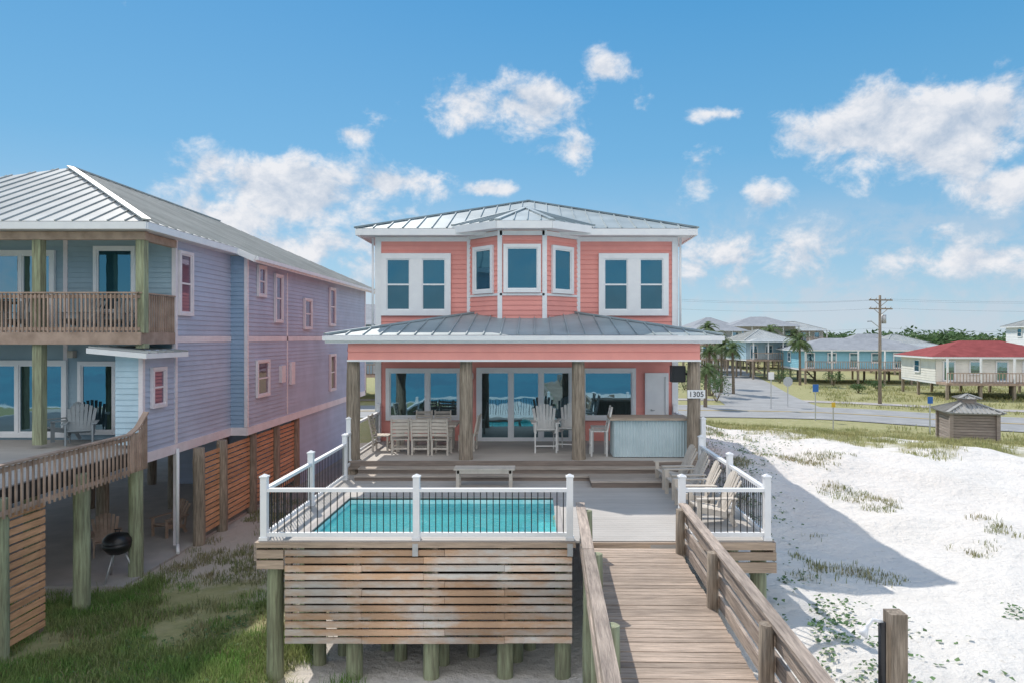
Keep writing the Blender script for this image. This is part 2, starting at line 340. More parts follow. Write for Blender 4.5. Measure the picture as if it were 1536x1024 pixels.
me=bpy.data.meshes.new('ground'); me.from_pydata(vs,[],fs); at=me.attributes.new('cover','FLOAT','POINT'); at.data.foreach_set('value',cs)
at=me.attributes.new('left_dark','FLOAT','POINT'); at.data.foreach_set('value',ds)  # sand gets darker and browner towards the left
me.polygons.foreach_set('use_smooth',[True]*len(fs))
G=bpy.data.objects.new('ground',me); COL.objects.link(G); G.location=(0,0,C); struct(G)
gm=bpy.data.materials.new('dune_sand_and_turf'); gm.use_nodes=True; nt2=gm.node_tree; b=nt2.nodes['Principled BSDF']; K=nt2.links
tc=N(nt2,'ShaderNodeTexCoord'); A=N(nt2,'ShaderNodeAttribute',attribute_name='cover'); A2=N(nt2,'ShaderNodeAttribute',attribute_name='left_dark')
def nz(sc,det=6,ro=.6):
    n=N(nt2,'ShaderNodeTexNoise'); n.inputs['Scale'].default_value=sc; n.inputs['Detail'].default_value=det; n.inputs['Roughness'].default_value=ro; K.new(tc.outputs['Object'],n.inputs['Vector']); return n
def mixc(f,a,b_):
    m=N(nt2,'ShaderNodeMix',data_type='RGBA')
    for i,q in((0,f),(6,a),(7,b_)):
        if isinstance(q,tuple): m.inputs[i].default_value=(*q,1)
        else: K.new(q,m.inputs[i])
    return m.outputs[2]
sa=nz(.8,8); sand=mixc(sa.outputs[0],(.72,.69,.65),(.84,.82,.79))
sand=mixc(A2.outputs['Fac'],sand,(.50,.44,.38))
sp=nz(9,6,.7); spr=N(nt2,'ShaderNodeMapRange'); spr.inputs[1].default_value=.60; spr.inputs[2].default_value=.74; K.new(sp.outputs[0],spr.inputs[0])
sand=mixc(spr.outputs[0],sand,(.50,.46,.40))
ga=nz(2.5,8,.7); tur=mixc(ga.outputs[0],(.20,.24,.085),(.50,.44,.27))
gn=nz(1.9,9,.78); ad=N(nt2,'ShaderNodeMath',operation='ADD'); K.new(A.outputs['Fac'],ad.inputs[0]); K.new(gn.outputs[0],ad.inputs[1])
gr=N(nt2,'ShaderNodeMapRange'); gr.inputs[1].default_value=.92; gr.inputs[2].default_value=1.25; K.new(ad.outputs[0],gr.inputs[0])
K.new(mixc(gr.outputs[0],sand,tur),b.inputs['Base Color']); b.inputs['Roughness'].default_value=.95; b.inputs['Specular IOR Level'].default_value=.1
bn=nz(3.0,9,.66); bp=N(nt2,'ShaderNodeBump'); bp.inputs['Strength'].default_value=1.0; bp.inputs['Distance'].default_value=.14; K.new(bn.outputs[0],bp.inputs['Height']); K.new(bp.outputs[0],b.inputs['Normal'])
me.materials.append(gm)
m=M(); m.face(SEA,[(-3500,-3500,-8.7),(3500,-3500,-8.7),(3500,-45,-8.7),(-3500,-45,-8.7)]); struct(m.obj('water'))
def ribbon(name,pts,w,z,mt):
    m=M()
    for i in range(len(pts)-1):
        def pr(j):
            a=Vector((*pts[max(0,j-1)],0));c=Vector((*pts[min(len(pts)-1,j+1)],0)); d=(c-a).normalized(); n=V(-d.y,d.x,0); p=Vector((*pts[j],z)); return p+n*w/2,p-n*w/2
        a,b_=pr(i);c,d=pr(i+1); m.face(mt,[b_,d,c,a])
    return struct(m.obj(name))
def smooth(pts,k=8):
    out=[]
    for i in range(len(pts)-1):
        p0=pts[max(0,i-1)];p1=pts[i];p2=pts[i+1];p3=pts[min(len(pts)-1,i+2)]
        for j in range(k):
            t=j/k; out.append(tuple(.5*((2*p1[q])+(-p0[q]+p2[q])*t+(2*p0[q]-5*p1[q]+4*p2[q]-p3[q])*t*t+(-p0[q]+3*p1[q]-3*p2[q]+p3[q])*t**3) for q in(0,1)))
    return out+[pts[-1]]
rd=smooth([(-200,50),(-80,53),(-10,57),(20,56.5),(34,48.5),(60,38),(120,18),(220,-10)])
ribbon('road',rd,9.5,-6.15,ASPH); ribbon('road_marking',rd,.25,-6.13,PAINTY)
def offs(pts,o):
    out=[]
    for j in range(len(pts)):
        a=Vector((*pts[max(0,j-1)],0));c=Vector((*pts[min(len(pts)-1,j+1)],0)); d=(c-a).normalized(); out.append((pts[j][0]-d.y*o,pts[j][1]+d.x*o))
    return out
ribbon('road_marking',offs(rd,4.1),.12,-6.13,PAINTW); ribbon('road_marking',offs(rd,-4.1),.12,-6.13,PAINTW)
ribbon('side_road',smooth([(21,60),(23,72),(28,95),(36,135),(50,220)]),8,-6.156,ASPH)
ribbon('pavement',offs(rd,10.5),2.0,-6.158,CONC)
ribbon('pavement',[(-8,24),(-8,54)],3.2,-6.158,CONC)
m=M(); m.box(CONC,-22,-10.15,16.8,39,-6.3,-6.13); struct(m.obj('concrete_pavement'))
# ---------------------------------------------------------------- coral house
H=thing('beach_house','coral pink two storey beach house with metal roof and bay window','house',(-.27,28,-6.2))
w=M()
w.siding(CORAL,(-5.02,21.6),(4.47,21.6),-3.27,3.2); w.siding(CORAL,(4.47,21.6),(4.47,34),-3.4,3.2); w.siding(CORAL,(-5.02,34),(-5.02,21.6),-3.4,3.2); w.siding(CORAL,(4.47,34),(-5.02,34),-3.4,3.2)
w.box(CORAL,-4.9,4.35,24.5,33.8,-6.3,-3.4)
bay=[(-2.09,21.6),(-1.07,20.6),(.28,20.6),(1.35,21.6)]
for a,b_ in zip(bay,bay[1:]): w.siding(CORAL,a,b_,.2,3.3)
w.siding(CORAL,(4.35,18.05),(4.35,21.6),-.6,-.18,.21); w.siding(CORAL,(-4.95,21.6),(-4.95,18.05),-.6,-.18,.21)
w.siding(CORAL,(-4.95,18.04),(4.35,18.04),-.6,-.18,.21); w.box(CORAL,-4.94,4.34,18.05,18.5,-.6,-.2)
w.obj('wall',H)
t=M()
for x0,x1 in((-5.06,-4.87),(4.32,4.51)):
    t.box(WHITE,x0,x1,21.55,21.75,-3.27,3.14)
t.box(WHITE,-4.87,4.32,21.565,21.6,3.0,3.14)
t.box(WHITE,-4.97,4.37,18.0,18.52,-.65,-.6)
for (x,y) in bay:
    t.box(WHITE,x-.07,x+.07,y-.045,y+.1,.15 if y>21 else .2,3.2)
for a,b_ in zip(bay,bay[1:]):
    for z,h in((1.27,.07),(3.12,.14)):
        A_=Vector((*a,z));B_=Vector((*b_,z)); d=(B_-A_).normalized(); n=V(d.y,-d.x,0)*.02; t.beam(WHITE,A_+n,B_+n,.05,h)
t.obj('trim',H)
r=M(); hip(r,ROOF,-5.54,5.0,21.0,35,3.33,1.87)
E=[V(-2.55,21.1,3.41),V(-1.14,20.05,3.41),V(.5,20.05,3.41),V(1.8,21.1,3.41)]; T=V(-.35,24.4,4.58)
for a,b_ in zip(E,E[1:]): r.roof(ROOF,[a,b_,T],.4)
for a in E: r.beam(ROOF,a+V(0,0,.03),T+V(0,0,.03),.14,.05)
ro=r.obj('roof',H)
f=M()
def fascia(m,mt,x0,x1,y0,y1,zt,h,t=.05):
    m.box(mt,x0,x1,y0,y0+t,zt-h,zt); m.box(mt,x0,x1,y1-t,y1,zt-h,zt); m.box(mt,x0,x0+t,y0+t,y1-t,zt-h,zt); m.box(mt,x1-t,x1,y0+t,y1-t,zt-h,zt)
fascia(f,WHITE,-5.54,5.0,21.0,35,3.32,.2); f.face(SOFFIT,[(-5.5,21.04,3.15),(4.96,21.04,3.15),(4.96,34.9,3.15),(-5.5,34.9,3.15)])
for a,b_ in zip(E,E[1:]): f.beam(WHITE,a-V(0,0,.12),b_-V(0,0,.12),.06,.22)
f.face(SOFFIT,[p-V(0,0,.2) for p in E]); f.face(WHITE,[E[0]-V(0,0,.2),E[0],V(-2.55,21.4,3.41),V(-2.55,21.4,3.2)]);f.face(WHITE,[E[3]-V(0,0,.2),E[3],V(1.8,21.4,3.41),V(1.8,21.4,3.2)])
f.obj('fascia',ro)
pr=M()
pr.roof(ROOF,[(-5.52,17.9,.04),(4.9,17.9,.04),(1.2,21.6,.75),(-1.82,21.6,.75)]); pr.roof(ROOF,[(-5.52,21.6,.04),(-5.52,17.9,.04),(-1.82,21.6,.75)]); pr.roof(ROOF,[(4.9,17.9,.04),(4.9,21.6,.04),(1.2,21.6,.75)])
for a,b_ in(((-5.52,17.9,.07),(-1.82,21.6,.78)),((4.9,17.9,.07),(1.2,21.6,.78))): pr.beam(ROOF,a,b_,.14,.05)
po=pr.obj('porch_roof',H)
f=M(); fascia(f,WHITE,-5.52,4.9,17.9,21.58,.03,.2); f.face(SOFFIT,[(-5.5,17.94,-.16),(4.88,17.94,-.16),(4.88,21.58,-.16),(-5.5,21.58,-.16)])
f.box(WHITE,-5.56,4.94,17.80,17.895,-.10,.02); f.obj('fascia',po)
for x in(-4.88,-1.86,1.16,4.25):
    p=M(); p.log(WOODZ,x,18.30,-3.9,-.6,.18); p.obj('porch_post',H)
for x in(-4.88,-1.86,1.16,4.25):
    for y in (22.5,27,33):
        p=M(); p.log(WOODZ,x,y,-6.4,-3.4,.17); p.obj('piling',H)
fl=M(); y=18.1
while y<21.58: fl.box(DECKG,-5.0,4.45,y,y+.140,-3.31,-3.27); y+=.144
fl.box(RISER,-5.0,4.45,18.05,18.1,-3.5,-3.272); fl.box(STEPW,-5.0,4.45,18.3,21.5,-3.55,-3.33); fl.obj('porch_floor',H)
for xc in(-3.765,3.1): window(H,xc,21.58,.83,1.86,1.62,sp=(0,),mull=.38,cas=.17)
window(H,-.395,20.58,1.42,.93,1.26,hb=False,cas=.1)
window(H,-1.58,21.08,1.42,.72,1.26,rot=-math.pi/4*.985,hb=False,cas=.1); window(H,.815,21.08,1.42,.72,1.26,rot=math.pi/4*.96,hb=False,cas=.1)
window(H,-3.52,21.58,-2.5,2.15,1.4,sp=(.12,),mull=.12,hb=False,gm=GLASSL,cas=.12)
window(H,2.30,21.58,-2.5,1.5,1.4,hb=False,gm=GLASSL,cas=.12)
window(H,-.32,21.58,-3.2,2.8,2.1,sp=(-.45,.5),mull=.12,hb=False,gm=GLASSL,cas=.14,name='sliding_door')
d=M(); d.box(WHITE,3.56,4.10,21.54,21.6,-3.27,-1.25); dd=d.obj('door',H)
d=M(); d.box(WHITE,3.46,3.56,21.5,21.6,-3.27,-1.13); d.box(WHITE,4.10,4.20,21.5,21.6,-3.27,-1.13); d.box(WHITE,3.56,4.10,21.5,21.6,-1.25,-1.13); d.obj('frame',dd)
d=M(); d.cyl(GALV,(3.66,21.54,-2.3),(3.66,21.47,-2.3),.03); d.cyl(GALV,(3.66,21.47,-2.3),(3.76,21.47,-2.3),.015); d.obj('handle',dd)
for x in(-2.02,1.28):
    q=M(); q.lathe(WHITE,[(.04,0),(.07,.05),(.07,.2),(.03,.26)],(x,21.5,-1.35),10); q.obj('wall_lamp',H)
for x in (-5.12,4.57):
    q=M(); q.cyl(WHITE,(x,21.5,3.1),(x,21.5,.2),.035,n=8); q.obj('downspout',H)
sg=thing('house_number_sign','small white plaque with house number 1305 on porch post','sign',(4.27,18.08,-1.6))
q=M(); q.box(WHITE,4.03,4.5,18.08,18.11,-1.62,-1.40); q.obj('board',sg)
cu=bpy.data.curves.new('t','FONT'); cu.body='1305'; cu.size=.2; cu.align_x='CENTER'; cu.extrude=.004
to=bpy.data.objects.new('t',cu); COL.objects.link(to); bpy.context.view_layer.update()
tm=bpy.data.meshes.new_from_object(to); bpy.data.objects.remove(to); tm.materials.clear(); tm.materials.append(BLACK)
tx=bpy.data.objects.new('lettering',tm); COL.objects.link(tx); tx.parent=sg; tx.rotation_euler=(math.pi/2,0,0); tx.location=(-.005,-.006,.022)
sk=thing('outdoor_speaker','black box speaker hanging beside the wooden porch post','speaker',(3.86,18.5,-1.0))
q=M(); q.box(BLACK,3.68,4.05,18.4,18.7,-1.22,-.78); q.obj('cabinet',sk); q=M(); q.box(BLACK,3.72,4.01,18.385,18.4,-1.18,-.82); q.obj('grille',sk); q=M(); q.cyl(BLACK,(4.05,18.5,-1),(4.2,18.45,-1),.03); q.obj('bracket',sk)
# ---------------------------------------------------------------- pool deck
P=thing('pool_deck','raised grey board pool deck with white railings and slatted screen','deck',(-.3,14.7,-6.2))
b_=M(); y=12.24
while y<18.05:
    y2=y+.139
    if 12.75<y<15.62:
        b_.box(DECKG,-4.98,-4.32,y,y2,-3.69,-3.65); b_.box(DECKG,.5,4.25,y,y2,-3.69,-3.65)
    elif y<12.7 or y>17: b_.box(DECKG,-4.98,4.25,y,y2,-3.69,-3.65)
    else: xj=ru(.6,1.6); b_.box(DECKG,-4.98,xj-.002,y,y2,-3.69,-3.65); b_.box(DECKG,xj+.002,4.25,y,y2,-3.69,-3.65)
    y+=.144
b_.obj('decking',P)
s=M(); 
for (ya,yb,zt) in((17.7,18.05,-3.40),(17.34,17.7,-3.525)):
    for k in range(2): h=(yb-ya)/2; s.box(STEPW,-4.6,4.3,ya-.02+k*h,ya-.02+(k+1)*h-.008,zt-.035,zt)
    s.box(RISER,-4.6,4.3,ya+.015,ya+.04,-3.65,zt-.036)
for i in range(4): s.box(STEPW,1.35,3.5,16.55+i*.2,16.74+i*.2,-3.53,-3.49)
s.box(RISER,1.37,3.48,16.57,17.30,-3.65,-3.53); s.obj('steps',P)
s=M()
s.box(RIM,-4.98,.72,12.17,12.235,-3.755,-3.66); s.box(RIM,-4.98,-4.5,12.19,12.23,-3.95,-3.80); s.box(RIM,-4.98,-4.5,12.19,12.23,-4.14,-3.99); s.box(RIM,.95,4.28,12.18,12.235,-3.80,-3.67); s.box(RIM,3.1,4.3,12.17,12.22,-3.98,-3.84); s.box(RIM,3.3,4.3,12.16,12.2,-4.2,-4.02)
s.box(WOODY,4.25,4.30,12.2,18,-4.0,-3.67); s.box(WOODY,-5.03,-4.98,12.2,18,-4.0,-3.67); s.box(WOODX,-4.95,4.2,17.9,18.0,-4.0,-3.7)
for y in(14.2,15.9,17.6): s.box(WOODX,.75,4.2,y-.08,y+.08,-3.98,-3.7)
for x in(-2.14,.62): s.box(GALV,x-.05,x+.05,12.15,12.169,-3.9,-3.68)
s.obj('rim_board',P)
s=M()
for i in range(12):
    z=-5.47+i*.1425
    cuts=[-4.48,-1.62 if i%2 else -2.0,.66] if i%3 else [-4.48,-3.1,-.55,.66]
    for a,c in zip(cuts,cuts[1:]):
        dz=ru(-.006,.006); s.box(SLAT,a+.003,c-.003,12.195+ru(-.008,.004),12.235,z+dz,z+dz+.102+ru(-.007,.007))
s.obj('slat_screen',P)
for x in(-4.43,-3.2,-1.8,-.55,.6): s=M(); s.box(WOODZ,x-.05,x+.05,12.241,12.33,-5.5,-3.75); s.obj('screen_batten',P)
for x in(-4.75,-3.3,-1.9,-.55,.5,4.08):
    for y in(12.48,14.2,15.9,17.6):
        if x in(-3.3,-1.9,-.55) and y>15: continue
        q=M(); q.log(POSTG,x,y,min(gz(x,y)-.3,-6.3),-3.72 if not(-4.3<x<.5 and y>12.6) else -4.95,.145); q.obj('support_post',P)
for x,y in((-4.1,13.0),(-3.75,13.4),(-2.6,13.2),(-1.75,13.0),(-1.2,13.3),(-.35,13.1),(-.1,13.6),(-2.95,13.6)):
    q=M(); q.log(POSTG,x,y,-6.7,-4.98,.12); q.obj('support_post',P)
def rail(par,pts,z,spec_posts=True,h=.9):
    for a,c in zip(pts,pts[1:]):
        A_=Vector((*a,z));B_=Vector((*c,z)); d=(B_-A_); Ln=d.length; d.normalize(); m=M()
        m.beam(WHITE,A_+V(0,0,h),B_+V(0,0,h),.09,.06); m.beam(WHITE,A_+V(0,0,.10),B_+V(0,0,.10),.06,.07)
        n=int(Ln/.115)
        for i in range(1,n): q=A_+d*(Ln*i/n); m.cyl(BLACK,q+V(0,0,.13),q+V(0,0,h-.03),.0095,n=5,caps=False)
        m.obj('railing',par)
def wpost(par,x,y,z,h=1.13):
    m=M(); m.box(WHITE,x-.058,x+.058,y-.058,y+.058,z,z+h); m.box(WHITE,x-.072,x+.072,y-.072,y+.072,z+h,z+h+.025)
    m.h8(WHITE,[(x-.06,y-.06,z+h+.025),(x+.06,y-.06,z+h+.025),(x+.06,y+.06,z+h+.025),(x-.06,y+.06,z+h+.025),(x-.01,y-.01,z+h+.06),(x+.01,y-.01,z+h+.06),(x+.01,y+.01,z+h+.06),(x-.01,y+.01,z+h+.06)])
    m.box(WHITE,x-.075,x+.075,y-.075,y+.075,z,z+.06); m.obj('railing_post',par)
rail(P,[(-4.88,12.3),(-2.14,12.3),(.62,12.3)],-3.65); rail(P,[(2.64,12.3),(4.17,12.3)],-3.65)
rail(P,[(-4.88,12.3),(-4.88,14.85),(-4.88,17.5)],-3.65); rail(P,[(4.17,12.3),(4.17,14.65),(4.17,17.2)],-3.65)
for x,y in((-4.88,12.3),(-2.14,12.3),(.62,12.3),(2.64,12.3),(4.17,12.3),(-4.88,14.85),(-4.88,17.5),(4.17,14.65),(4.17,17.2)): wpost(P,x,y,-3.65)
rail(H,[(-4.93,18.7),(-4.93,21.5)],-3.27); rail(H,[(4.38,18.7),(4.38,21.5)],-3.27); wpost(H,-4.93,21.45,-3.27); wpost(H,4.38,21.45,-3.27); wpost(H,-4.95,18.13,-3.3); wpost(H,4.45,18.1,-3.3)
rail(P,[(-4.88,17.5),(-4.93,18.13)],-3.45)
PL=thing('swimming_pool','rectangular turquoise plunge pool sunk into the deck','pool',(-1.9,14.1,-4.9))
q=M(); x0,x1,y0,y1=-4.2,.4,12.62,15.5; zb=-4.95; zt=-3.66
q.face(POOLS,[(x0,y0,zb),(x1,y0,zb),(x1,y1,zb),(x0,y1,zb)])
for a,c in(((x0,y0),(x0,y1)),((x0,y1),(x1,y1)),((x1,y1),(x1,y0)),((x1,y0),(x0,y0))): q.face(POOLS,[(*a,zb),(*c,zb),(*c,zt),(*a,zt)])
for i in range(3): q.box(POOLS,x1-.35*(i+1),x1-.35*i-.001,y0+.01,y1-.01,zb+.01,-3.92-.28*i)
q.box(GAPSHADE,x0-.05,x1+.05,y0-.05,y1+.05,zb-.1,zb-.02); q.box(GAPSHADE,x0-.05,x0-.02,y0-.05,y1+.05,zb,-3.72); q.box(GAPSHADE,x0-.05,x1,y0-.05,y0-.02,zb,-3.72); q.obj('shell',PL)  # dark backing paints the shade seen through the screen gaps
q=M(); q.face(WATER,[(x0,y0,-3.78),(x1,y0,-3.78),(x1,y1,-3.78),(x0,y1,-3.78)]); q.obj('water_surface',PL)
q=M()
q.box(CONC,x0-.13,x1+.12,y1,y1+.13,-3.69,-3.63); q.box(CONC,x0-.13,x1+.12,y0-.1,y0,-3.69,-3.63); q.box(CONC,x0-.13,x0,y0,y1,-3.69,-3.63); q.box(CONC,x1,x1+.12,y0,y1,-3.69,-3.63); q.obj('coping',PL)
# ---------------------------------------------------------------- walkway
Wk=thing('boardwalk','weathered wooden boardwalk with plank rails leading off the deck','boardwalk',(1.7,3,-5.5))
q=M(); y=-12
while y<12.06:
    q.box(WALK,.86+ru(-.01,.01),2.52+ru(-.01,.01),y+ru(0,.006),y+.118,-3.77+ru(-.004,.004),-3.73+ru(-.004,.004)); y+=.128
q.box(WOODY,.88,.93,-12,12.1,-3.95,-3.78); q.box(WOODY,2.45,2.50,-12,12.1,-3.95,-3.78); q.box(DECKG,.95,2.5,12.19,12.23,-3.80,-3.70); q.obj('floor_boards',Wk)
for sx_ in(0,1):
    q=M(); xo=.80 if sx_==0 else 2.62
    for k,z in enumerate((-3.66,-3.39,-3.13)):
        for y0,y1 in((-12,-4.7),(-4.7,0),(0,4.75),(4.75,9.5),(9.5,12.1)): q.box(WOODY,xo-.02+ru(-.006,.006),xo+.02,y0+.004,y1-.004,z-.09+ru(-.006,.006),z+.09)
    for y0,y1 in((-12,-4.7),(-4.7,0),(0,4.75),(4.75,9.5),(9.5,12.16)): q.box(WOODY,xo-.075+ru(-.008,.008),xo+.075,y0+.004,y1-.004,-2.985,-2.945+ru(-.004,.004))
    q.obj('handrail',Wk)
for y in(11.8,9.45,7.1,4.75,2.4,0,-3,-6,-9,-12):
    for x in(.91,2.51):
        q=M(); q.log(WOODZ if x>2 else POSTG,x,y,gz(x,y)-.3,-3.0 if x<2 else -2.97,.082); q.obj('rail_post',Wk)
Wk.rotation_euler=(0,0,-.022); Wk.location.x-=.2
# ---------------------------------------------------------------- bar, furniture
B=thing('outdoor_bar','corrugated steel bar counter with dark wooden top on porch','bar counter',(3.15,18.9,-3.27))
q=M(); xs_=np.linspace(2.12,4.15,160)
for a,c in zip(xs_,xs_[1:]):
    fa=18.52+.014*math.sin(a*2*math.pi/.075); fc=18.52+.014*math.sin(c*2*math.pi/.075); q.face(STEEL,[(a,fa,-3.25),(c,fc,-3.25),(c,fc,-2.25),(a,fa,-2.25)],True)
ys_=np.linspace(18.52,19.25,60)
for a,c in zip(ys_,ys_[1:]):
    fa=2.12+.014*math.sin(a*84);fc=2.12+.014*math.sin(c*84); q.face(STEEL,[(fc,c,-3.25),(fa,a,-3.25),(fa,a,-2.25),(fc,c,-2.25)],True)
q.box(WOODZ,2.15,4.12,18.55,19.2,-3.26,-2.26); q.obj('front_panel',B)
q=M(); q.box(WOODX,2.02,4.18,18.42,18.85,-2.25,-2.19); q.box(WOODX,2.02,4.18,18.856,19.3,-2.25,-2.19); q.obj('counter_top',B)
def adirondack(mt,label,loc,rot,group,raise_=0,name='adirondack_chair'):
    A=thing(name,label,'chair',loc,rot,group); R=raise_
    q=M()
    for i in range(6): t_=i/5; q.beam(mt,(-.27,-.28+.5*t_,.38-.10*t_+R),(.27,-.28+.5*t_,.38-.10*t_+R),.085,.022)
    q.obj('seat',A,world=False)
    q=M()
    for i in range(7):
        a=(i-3)/3; tp=1.02-.13*a*a+R; q.beam(mt,(a*.22,.22,.26+R),(a*.31,.52,tp),.078,.02,up=(0,-1,.4))
    q.beam(mt,(-.3,.36,.55+R),(.3,.36,.55+R),.06,.03); q.obj('backrest',A,world=False)
    for s_ in(-1,1):
        q=M(); q.beam(mt,(s_*.34,-.36,.56+R),(s_*.34,.42,.56+R),.13,.024); q.obj('armrest',A,world=False)
        q=M(); q.box(mt,s_*.30-.02,s_*.30+.02,-.34,-.25,0,.55+R); q.obj('leg',A,world=False)
        q=M(); q.beam(mt,(s_*.27,-.27,.33+R),(s_*.27,.30,.22+R),.03,.11)
        q.beam(mt,(s_*.27,.28,.26+R),(s_*.27,.42 if not R else .36,.0),.03,.09); q.beam(mt,(s_*.31,.38,.54+R),(s_*.27,.36,.2+R),.03,.06); q.obj('leg',A,world=False)
    if R:
        q=M(); q.beam(mt,(-.3,-.32,.2),(.3,-.32,.2),.05,.03); q.obj('footrest',A,world=False)
    return A
ac=adirondack(TAN,'pale tan slatted adirondack chair beside the white deck railing',(3.35,16.7,-3.65),-math.pi/2+.1,'adirondack chairs on the pool deck')
for x,y,r_ in((3.38,15.65,-1.5),(3.36,14.55,-1.6),(3.42,13.4,-1.5)): copy_thing(ac,(x,y,-3.65),r_)
a1=adirondack(WHF,'tall pale balcony chair with slatted back on porch',(.28,19.6,-3.27),.05,'tall chairs on the porch',.28,'balcony_chair')
copy_thing(a1,(1.0,19.9,-3.27),-.2)
g1=adirondack(GREYF,'grey slatted adirondack chair on the neighbouring deck',(-12.2,18.3,-2.85),.5,'grey chairs on the neighbouring house'); copy_thing(g1,(-13.2,18.9,-2.85),-.5); copy_thing(g1,(-11.6,19.0,.1),.1); copy_thing(g1,(-12.6,18.9,.1),-.2);copy_thing(g1,(-14.2,18.9,.1),.2)
def dchair(mt,label,loc,rot,group,h=.45,name='dining_chair'):
    A=thing(name,label,'chair',loc,rot,group)
    q=M()
    for i in range(5): q.box(mt,-.24,.24,-.24+i*.098,-.15+i*.098,h-.03,h)
    q.obj('seat',A,world=False)
    q=M()
    for i in range(5): q.box(mt,-.22,.22,.235+.02*i,.255+.02*i,h+.08+i*.10,h+.155+i*.10)
    for s_ in(-1,1): q.beam(mt,(s_*.235,.22,h-.03),(s_*.235,.34,h+.58),.045,.045)
    q.obj('backrest',A,world=False)
    for x in(-.22,.22):
        for y in(-.21,.21): q=M(); q.box(mt,x-.025,x+.025,y-.025,y+.025,0,h-.03); q.obj('leg',A,world=False)
    for y in(-.21,.21): q=M(); q.box(mt,-.195,.195,y-.015,y+.015,h*.35,h*.35+.05); q.obj('stretcher',A,world=False)
    return A
dc=dchair(TAN,'driftwood coloured slat back dining chair at the porch table',(-3.2,19.12,-3.27),math.pi+.05,'dining chairs on the porch')
for x,y,r_ in((-2.62,19.12,math.pi-.12),(-3.78,19.14,math.pi+.15),(-3.4,20.6,0),(-2.8,20.6,.1),(-4.45,19.8,math.pi*.5),(-1.95,19.8,-math.pi/2-.1)): copy_thing(dc,(x,y,-3.27),r_)
bs_=dchair(WHF,'pale grey slatted bar stool by the steel counter',(1.75,18.95,-3.27),-math.pi/2,'bar stools beside the counter',.7,'bar_stool'); copy_thing(bs_,(1.85,19.7,-3.27),-math.pi/2)
tb=thing('dining_table','chunky driftwood coloured dining table on the porch','table',(-3.1,19.8,-3.27))
q=M()
for i in range(8): q.box(TAN,-4.1,-2.25,19.35+i*.115,19.46+i*.115,-2.55,-2.49)
q.box(TAN,-3.9,-2.35,19.42,19.45,-2.68,-2.55); q.obj('table_top',tb)
for x in(-3.92,-2.43):
    for y in(19.5,20.1): q=M(); q.box(TAN,x-.055,x+.055,y-.05,y+.05,-3.27,-2.555); q.obj('leg',tb)
bn_=thing('bench','low driftwood coloured slatted bench at the foot of steps','bench',(-1.22,16.7,-3.65))
q=M()
for i in range(4): q.box(TAN,-1.98,-.5,16.5+i*.11,16.6+i*.11,-3.22,-3.18)
q.box(TAN,-1.9,-.58,16.51,16.54,-3.3,-3.22); q.obj('seat',bn_)
for x in(-1.88,-.6):
    for y in(16.54,16.88): q=M(); q.box(TAN,x-.04,x+.04,y-.03,y+.03,-3.65,-3.22); q.obj('leg',bn_)
gr_=thing('kettle_grill','black kettle charcoal grill standing under the neighbouring house','grill',(-10.62,17.35,-6.13),0)
q=M(); q.lathe(BLACK,[(.05,.55),(.2,.60),(.29,.72),(.31,.85)],n=20); q.obj('bowl',gr_,world=False)
q=M(); q.lathe(BLACK,[(.315,.85),(.30,.94),(.2,1.03),(.05,1.07)],n=20); q.cyl(BLACK,(-.05,0,1.07),(-.05,0,1.13),.008);q.cyl(BLACK,(.05,0,1.07),(.05,0,1.13),.008); q.cyl(BLACK,(-.07,0,1.13),(.07,0,1.13),.014); q.obj('lid',gr_,world=False)
for i in range(3): q=M(); t_=i*2.09+.4; q.cyl(GALV,(.14*math.cos(t_),.14*math.sin(t_),.62),(.38*math.cos(t_),.38*math.sin(t_),0),.02); q.obj('leg',gr_,world=False)
gr_.scale=(1.1,1.1,1.1)
uc=adirondack(BROWNR,'brown wooden adirondack chair on concrete under the house',(-12.2,19.4,-6.13),.6,'brown chairs under the neighbouring house'); copy_thing(uc,(-11.4,21.2,-6.13),-.4)
sh=thing('outdoor_shower','wooden post with white shower head standing in the sand','shower',(3.95,7.5,-5.1))
q=M(); q.box(WOODZ,3.87,4.05,7.42,7.6,gz(4,7.5)-.3,-3.02); q.obj('post',sh); q=M(); q.cyl(BLACK,(3.80,7.48,gz(4,7.5)-.1),(3.80,7.48,-3.12),.04); q.obj('pipe',sh)
q=M(); q.cyl(WHITE,(3.8,7.48,-3.12),(3.68,7.45,-3.08),.018); q.cyl(WHITE,(3.68,7.45,-3.08),(3.58,7.42,-3.18),.018); q.cyl(WHITE,(3.6,7.42,-3.16),(3.55,7.41,-3.24),.025,.055); q.obj('shower_head',sh)
# ---------------------------------------------------------------- grey house
Gh=thing('neighbouring_beach_house','grey blue two storey beach house on pilings with balconies','house',(-16,28,-6.2))
w=M()
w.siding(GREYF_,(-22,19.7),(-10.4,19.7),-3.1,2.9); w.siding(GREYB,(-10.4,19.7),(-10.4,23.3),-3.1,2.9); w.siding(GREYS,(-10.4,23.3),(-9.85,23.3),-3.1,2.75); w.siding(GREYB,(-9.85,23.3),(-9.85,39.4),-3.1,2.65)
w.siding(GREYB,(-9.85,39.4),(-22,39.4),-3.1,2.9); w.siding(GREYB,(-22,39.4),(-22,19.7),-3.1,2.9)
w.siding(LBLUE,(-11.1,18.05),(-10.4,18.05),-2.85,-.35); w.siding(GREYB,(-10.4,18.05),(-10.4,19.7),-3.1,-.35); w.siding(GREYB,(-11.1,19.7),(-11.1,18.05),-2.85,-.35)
w.siding(GREYB,(-9.95,28.6),(-9.95,37),-6.2,-3.3); w.siding(GREYB,(-15,28.6),(-9.95,28.6),-6.2,-3.3); w.obj('wall',Gh)
t=M()
